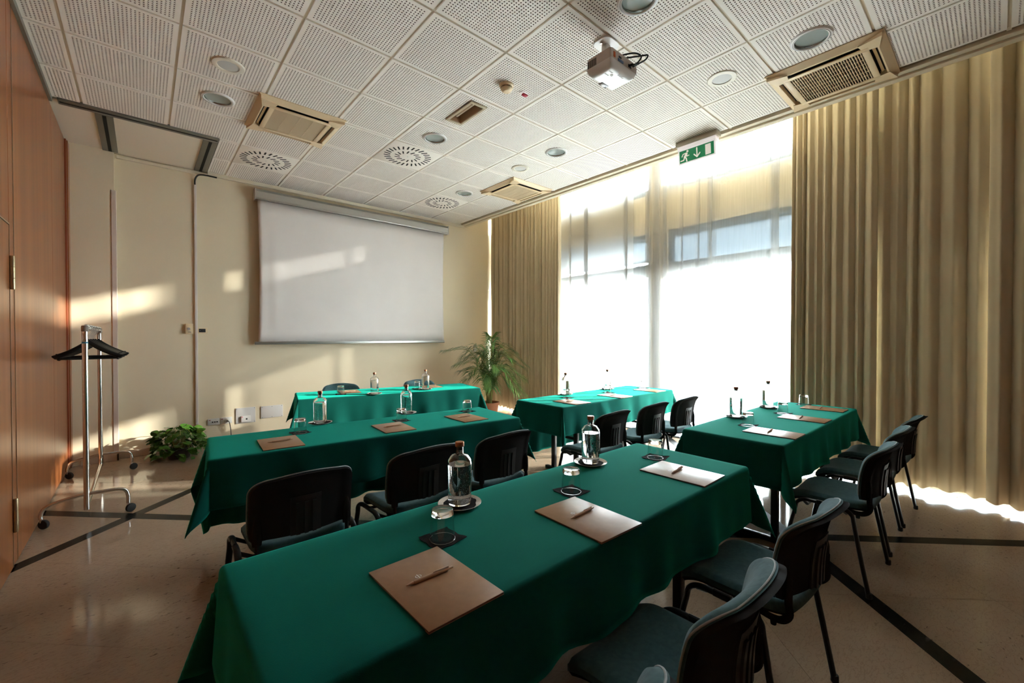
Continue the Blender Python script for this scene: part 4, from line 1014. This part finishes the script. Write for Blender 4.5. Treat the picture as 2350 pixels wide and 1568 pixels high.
# ================================================================== COAT RACK AND HANGERS
rk = thing('coat_rack', 'chrome wheeled coat rack beside the wooden partition', 'coat rack', (-1.735, 2.83, 0))
RY0, RY1 = -.69, .73
for yy in (RY0, RY1):
    part('post', MB().tube([(0, yy, .085), (0, yy, 1.43)], .0175, 16), 'chrome', rk)
    part('post_cap', MB().lathe([(0, 1.428), (.0185, 1.428), (.0205, 1.432), (.0205, 1.462), (.018, 1.472), (0, 1.474)], 18), 'cap_brown', rk, loc=(0, yy, 0))
    pth = bez([(-.235, yy, .075), (-.235, yy, .105), (-.215, yy, .15), (-.16, yy, .175), (-.06, yy, .195), (0, yy, .202), (.10, yy, .202), (.18, yy, .198), (.218, yy, .178), (.232, yy, .13), (.232, yy, .075)], 5)
    lg = part('leg', MB().tube(pth, .0125, 12), 'chrome', rk)
    for xx in (-.235, .232):
        w = part('caster', MB().lathe([(0, -.013), (.022, -.013), (.030, -.011), (.0335, -.006), (.0335, .006), (.030, .011), (.022, .013), (0, .013)], 22).xf(Matrix.Rotation(PI / 2, 4, 'X')), 'rubber', lg, loc=(xx + .014, yy, .0345), rot=(0, 0, .5 if xx > 0 else -.6))
        part('caster_cover', MB().lathe([(0, -.021), (.012, -.019), (.021, -.013)], 18).xf(Matrix.Rotation(PI / 2, 4, 'X')), 'steel_brushed', lg, loc=(xx + .014, yy, .0345), rot=(0, 0, .5 if xx > 0 else -.6))
        part('caster_stem', MB().tube([(xx, yy, .05), (xx, yy, .09)], .007, 8), 'steel_brushed', lg)
part('top_bar', MB().tube([(0, RY0, 1.452), (0, RY1, 1.452)], .0125, 14), 'chrome', rk)
part('number_strip', MB().cbox(-.004, .0135, RY0 + .03, RY1 - .02, 1.449, 1.482, .003), 'tape_paper', rk)
rnd = random.Random(4); sc = MB()
for k in range(46):
    y = RY0 + .05 + k * .029; z = 1.466 + rnd.uniform(-.006, .008)
    sc.tube([(.0145, y, z), (.0150, y + .012, z + rnd.uniform(-.008, .008)), (.0145, y + .024, z + rnd.uniform(-.006, .006))], .0016, 5)
so = part('scribble', sc, 'rail_grey', rk); so['kind'] = 'stuff'
part('bottom_bar', MB().tube(bez([(0, RY0, .10), (0, RY0 + .05, .085), (0, RY0 + .15, .10), (0, RY1 - .15, .105), (0, RY1 - .04, .12), (0, RY1, .17)], 6), .0125, 12), 'chrome', rk)
part('sticker', MB().tube([(0, RY0, 1.338), (0, RY0, 1.350)], .0178, 16, caps=False), 'sticker_blue', rk)
def make_hanger(label):
    h = thing('clothes_hanger', label, 'hanger', group='black hangers on the coat rack')
    sh = []
    top = lambda x: -.012 - .085 * abs(x) / .21 - .012 * math.sin(PI * min(1, abs(x) / .21)) * -1 + (-.012 if abs(x) > .2 else 0)
    n = 24; pts = [(-.212 + .424 * i / n) for i in range(n + 1)]
    def zc(x): a = abs(x) / .203; return -.002 - .132 * (1 - math.exp(-.9 * a)) / (1 - math.exp(-.9))
    def f(u, v):
        x = -.203 + .406 * u; a = abs(x) / .203; hgt = (.046 - .009 * a) * (1 if a < .92 else max(.35, math.sqrt(max(0, 1 - ((a - .92) / .08) ** 2)))); d = .008 + .013 * a
        ang = 2 * PI * v; return (x, d * math.cos(ang) + .012 * a * a, zc(x) - hgt / 2 + hgt / 2 * math.sin(ang))
    mb = MB().grid(f, n, 12); part('body', mb, 'hanger_plastic', h, smooth=60, weld=True)
    part('trouser_bar', MB().tube([(-.168, .004, -.160), (.168, .004, -.160)], .0075, 10), 'hanger_plastic', h)
    for s in (-1, 1): part('bar_link', MB().tube([(s * .168, .004, -.172), (s * .174, .006, -.145), (s * .178, .008, -.120)], .006, 8), 'hanger_plastic', h)
    hk = [(0, 0, -.015), (0, 0, .026)] + [(.014 - .022 * 1 * math.cos(a) * 1.0 - .0 , 0, .045 + .022 * math.sin(a)) for a in [-.9 + i * .28 for i in range(14)]]
    hk = [(0, 0, -.015), (0, 0, .030), (.012, 0, .046), (.020, 0, .060)] + [(.0195 * math.cos(a), 0, .068 + .0195 * math.sin(a)) for a in [0 + i * PI / 9 for i in range(0, 11)]]
    part('hook', MB().tube(hk, .0021, 8), 'steel_brushed', h)
    return h
HZ = 1.4425 - .068 + .0
hy = [-.40, -.345, -.30, -.255, -.205, -.16, -.115, -.06, .03, .16]
hl = ['first in the row, nearest the camera', 'second in the row', 'third in the row', 'fourth in the row', 'fifth in the row', 'sixth in the row', 'seventh in the row', 'eighth in the row', 'ninth in the row, apart from the close ones', 'last in the row, hanging alone nearest the wall']
h0 = None
for k, (yy, w) in enumerate(zip(hy, hl)):
    lab = 'black plastic hanger on the coat rack, ' + w
    a = D(random.uniform(-5, 5)) + (D(10) if k == 9 else 0)
    if h0 is None: h0 = make_hanger(lab); h0.location = (-1.735, 2.83 + yy, HZ); h0.rotation_euler = (0, 0, a)
    else: dup(h0, lab, (-1.735 + .0016 * k + (.012 if k == 9 else 0), 2.83 + yy, HZ - (.004 if k % 3 == 1 else 0)), a)

# ================================================================== PLANTS
pp = thing('leafy_plant', 'bushy green trailing plant in a dark pot on the floor by the wall', 'plant', (-1.10, 3.80, 0))
part('pot', MB().lathe([(0, 0), (.10, 0), (.12, .10), (.13, .105), (.13, .12), (.115, .12), (.11, .105), (0, .10)], 24), 'dark_pot', pp)
part('soil', MB().lathe([(0, .110), (.112, .107)], 20), 'soil', pp)
def leaf_mesh():
    mb = MB(); rows = []
    prof = [(0, 0), (.18, .08), (.34, .25), (.36, .45), (.30, .63), (.20, .80), (.08, .94), (0, 1)]
    vs = []; fs = []
    for i, (w, t) in enumerate(prof):
        z = -.16 * t * t + .04 * math.sin(PI * t)
        vs += [(-w, t, z + .10 * w), (0, t, z), (w, t, z + .10 * w)]
    for i in range(len(prof) - 1):
        for k in (0, 1): fs.append((i * 3 + k, i * 3 + k + 1, i * 3 + 3 + k + 1, i * 3 + 3 + k))
    mb.add(vs, fs); return mb.mesh('leaf', 'leaf_green', 80)
LEAF = leaf_mesh(); rnd = random.Random(12)
for k in range(300):
    a = rnd.uniform(0, 2 * PI); ct = rnd.uniform(-.12, 1.); ph = math.acos(ct)
    r = rnd.uniform(.55, 1.0) ** .6; rx = .255 * r * math.sin(ph); z = .13 + .25 * r * ct
    if k % 7 == 0: rx *= 1.18; z = rnd.uniform(.02, .10)
    x, y = rx * math.cos(a), min(.30, rx * math.sin(a) * .9)
    o = link('leaf', LEAF, pp, (x, y, max(.02, z))); sz = rnd.uniform(.05, .10); o.scale = (sz * 1.1, sz, sz)
    aa = a + rnd.uniform(-.9, .9)
    d = Vector((math.cos(aa), math.sin(aa), rnd.uniform(-.9, .55))).normalized()
    q = d.to_track_quat('Y', 'Z'); o.rotation_euler = (q.to_matrix() @ Matrix.Rotation(rnd.uniform(-.9, .9), 3, 'Y')).to_euler()
vs_ = MB()
for k in range(40):
    a = rnd.uniform(0, 2 * PI); r = rnd.uniform(.10, .26); z = rnd.uniform(.05, .32)
    vs_.tube(bez([(.04 * math.cos(a), .04 * math.sin(a), .10), (r * .5 * math.cos(a), r * .5 * math.sin(a), .18 + z * .5), (r * math.cos(a), r * math.sin(a) * .9, z)], 4), .0028, 5)
vo = part('stems', vs_, 'palm_stem', pp); vo['kind'] = 'stuff'

pm = thing('potted_palm', 'feathery green palm in a terracotta pot in the corner by the drape', 'palm', (3.00, 3.27, 0))
part('pot', MB().lathe([(0, 0), (.12, 0), (.155, .24), (.17, .245), (.17, .285), (.15, .285), (.145, .25), (0, .24)], 28), 'terracotta', pm)
part('soil', MB().lathe([(0, .256), (.147, .25)], 24), 'soil', pm)
rnd = random.Random(21)
vR = rt; vD = Vector((fw.x, fw.y, 0)).normalized()
def frond(side, depth, height, droop, seed, base=(0, 0, .26), llen=.24):
    """arching leaf: goes out along (side, depth) in room space; leaflets on both sides"""
    rr = random.Random(seed); out = (Vector((vR.x, vR.y, 0)) * side + vD * depth)
    B0 = Vector(base); tip = B0 + out + Vector((0, 0, height - droop)); mid = B0 + out * .42 + Vector((0, 0, height * .97)); low = B0 + out * .10 + Vector((0, 0, height * .5))
    path = bez([B0, low, mid, tip], 12); k = len(path); st = MB().tube(path, [.0075 * (1 - .85 * i / (k - 1)) + .001 for i in range(k)], 6); lv = MB()
    fo = MB(); fo.cur = 0; fo.tube(path, [.0075 * (1 - .85 * i / (k - 1)) + .001 for i in range(k)], 6); fo.cur = 1
    n = 40
    for i in range(n):
        t = .30 + .70 * i / (n - 1); f = t * (k - 1); a = int(min(f, k - 2)); p = path[a].lerp(path[a + 1], f - a); T = (path[a + 1] - path[a]).normalized()
        sd = T.cross(Vector((0, 0, 1))); sd = sd.normalized() if sd.length > .01 else Vector((1, 0, 0)); nm = sd.cross(T)
        ln = llen * (math.sin(PI * min(1, .12 + .88 * (1 - (t - .30) / .70) ** .8 * 1.0)) * .55 + .45) * (1 if t < .92 else .75)
        for s in (-1, 1):
            dv = (sd * s * (.95 - .35 * t) + T * (.42 + .45 * t) + nm * (.22 + rr.uniform(-.12, .12))).normalized()
            p1 = p + dv * ln * .5; p2 = p + dv * ln + Vector((0, 0, -.28 * ln - rr.uniform(0, .04))); w = .0058
            wd = dv.cross(nm).normalized() * w
            fo.add([p - wd * .4, p + wd * .4, p1 + wd, p1 - wd, p2], [(0, 1, 2, 3), (3, 2, 4)])
    part('frond', fo, ['palm_stem', 'palm_green'], pm, smooth=80)
for q in ((-.72, -.05, .92, .02, 1), (-.52, -.15, .72, .05, 2), (-.34, .05, .88, .10, 3), (.02, .10, 1.10, -.02, 4), (.07, -.08, 1.02, .0, 5), (-.16, -.15, .80, .02, 6), (.34, -.1, .86, .10, 7),
          (.52, .02, .74, .12, 8), (.58, -.15, .66, .22, 9), (.46, -.28, .62, .40, 10), (-.40, -.28, .55, .12, 11), (.20, -.30, .70, .10, 12), (-.10, -.34, .55, .10, 13), (.30, .12, .80, .05, 14),
          (-.26, -.30, .66, .10, 15), (.10, -.32, .48, .18, 16), (.40, -.15, .50, .25, 17), (.16, .15, .9, .05, 18), (-.12, .12, .92, .05, 19), (-.55, .1, .60, .06, 20), (.60, .02, .90, .26, 22), (.44, .12, .98, .12, 23), (-.60, .05, .80, .16, 24), (.64, -.12, .56, .42, 25), (-.46, .1, .98, .2, 26)):
    frond(q[0], q[1], q[2], q[3], q[4], base=(rnd.uniform(-.04, .04), rnd.uniform(-.04, .04), .25), llen=.27)
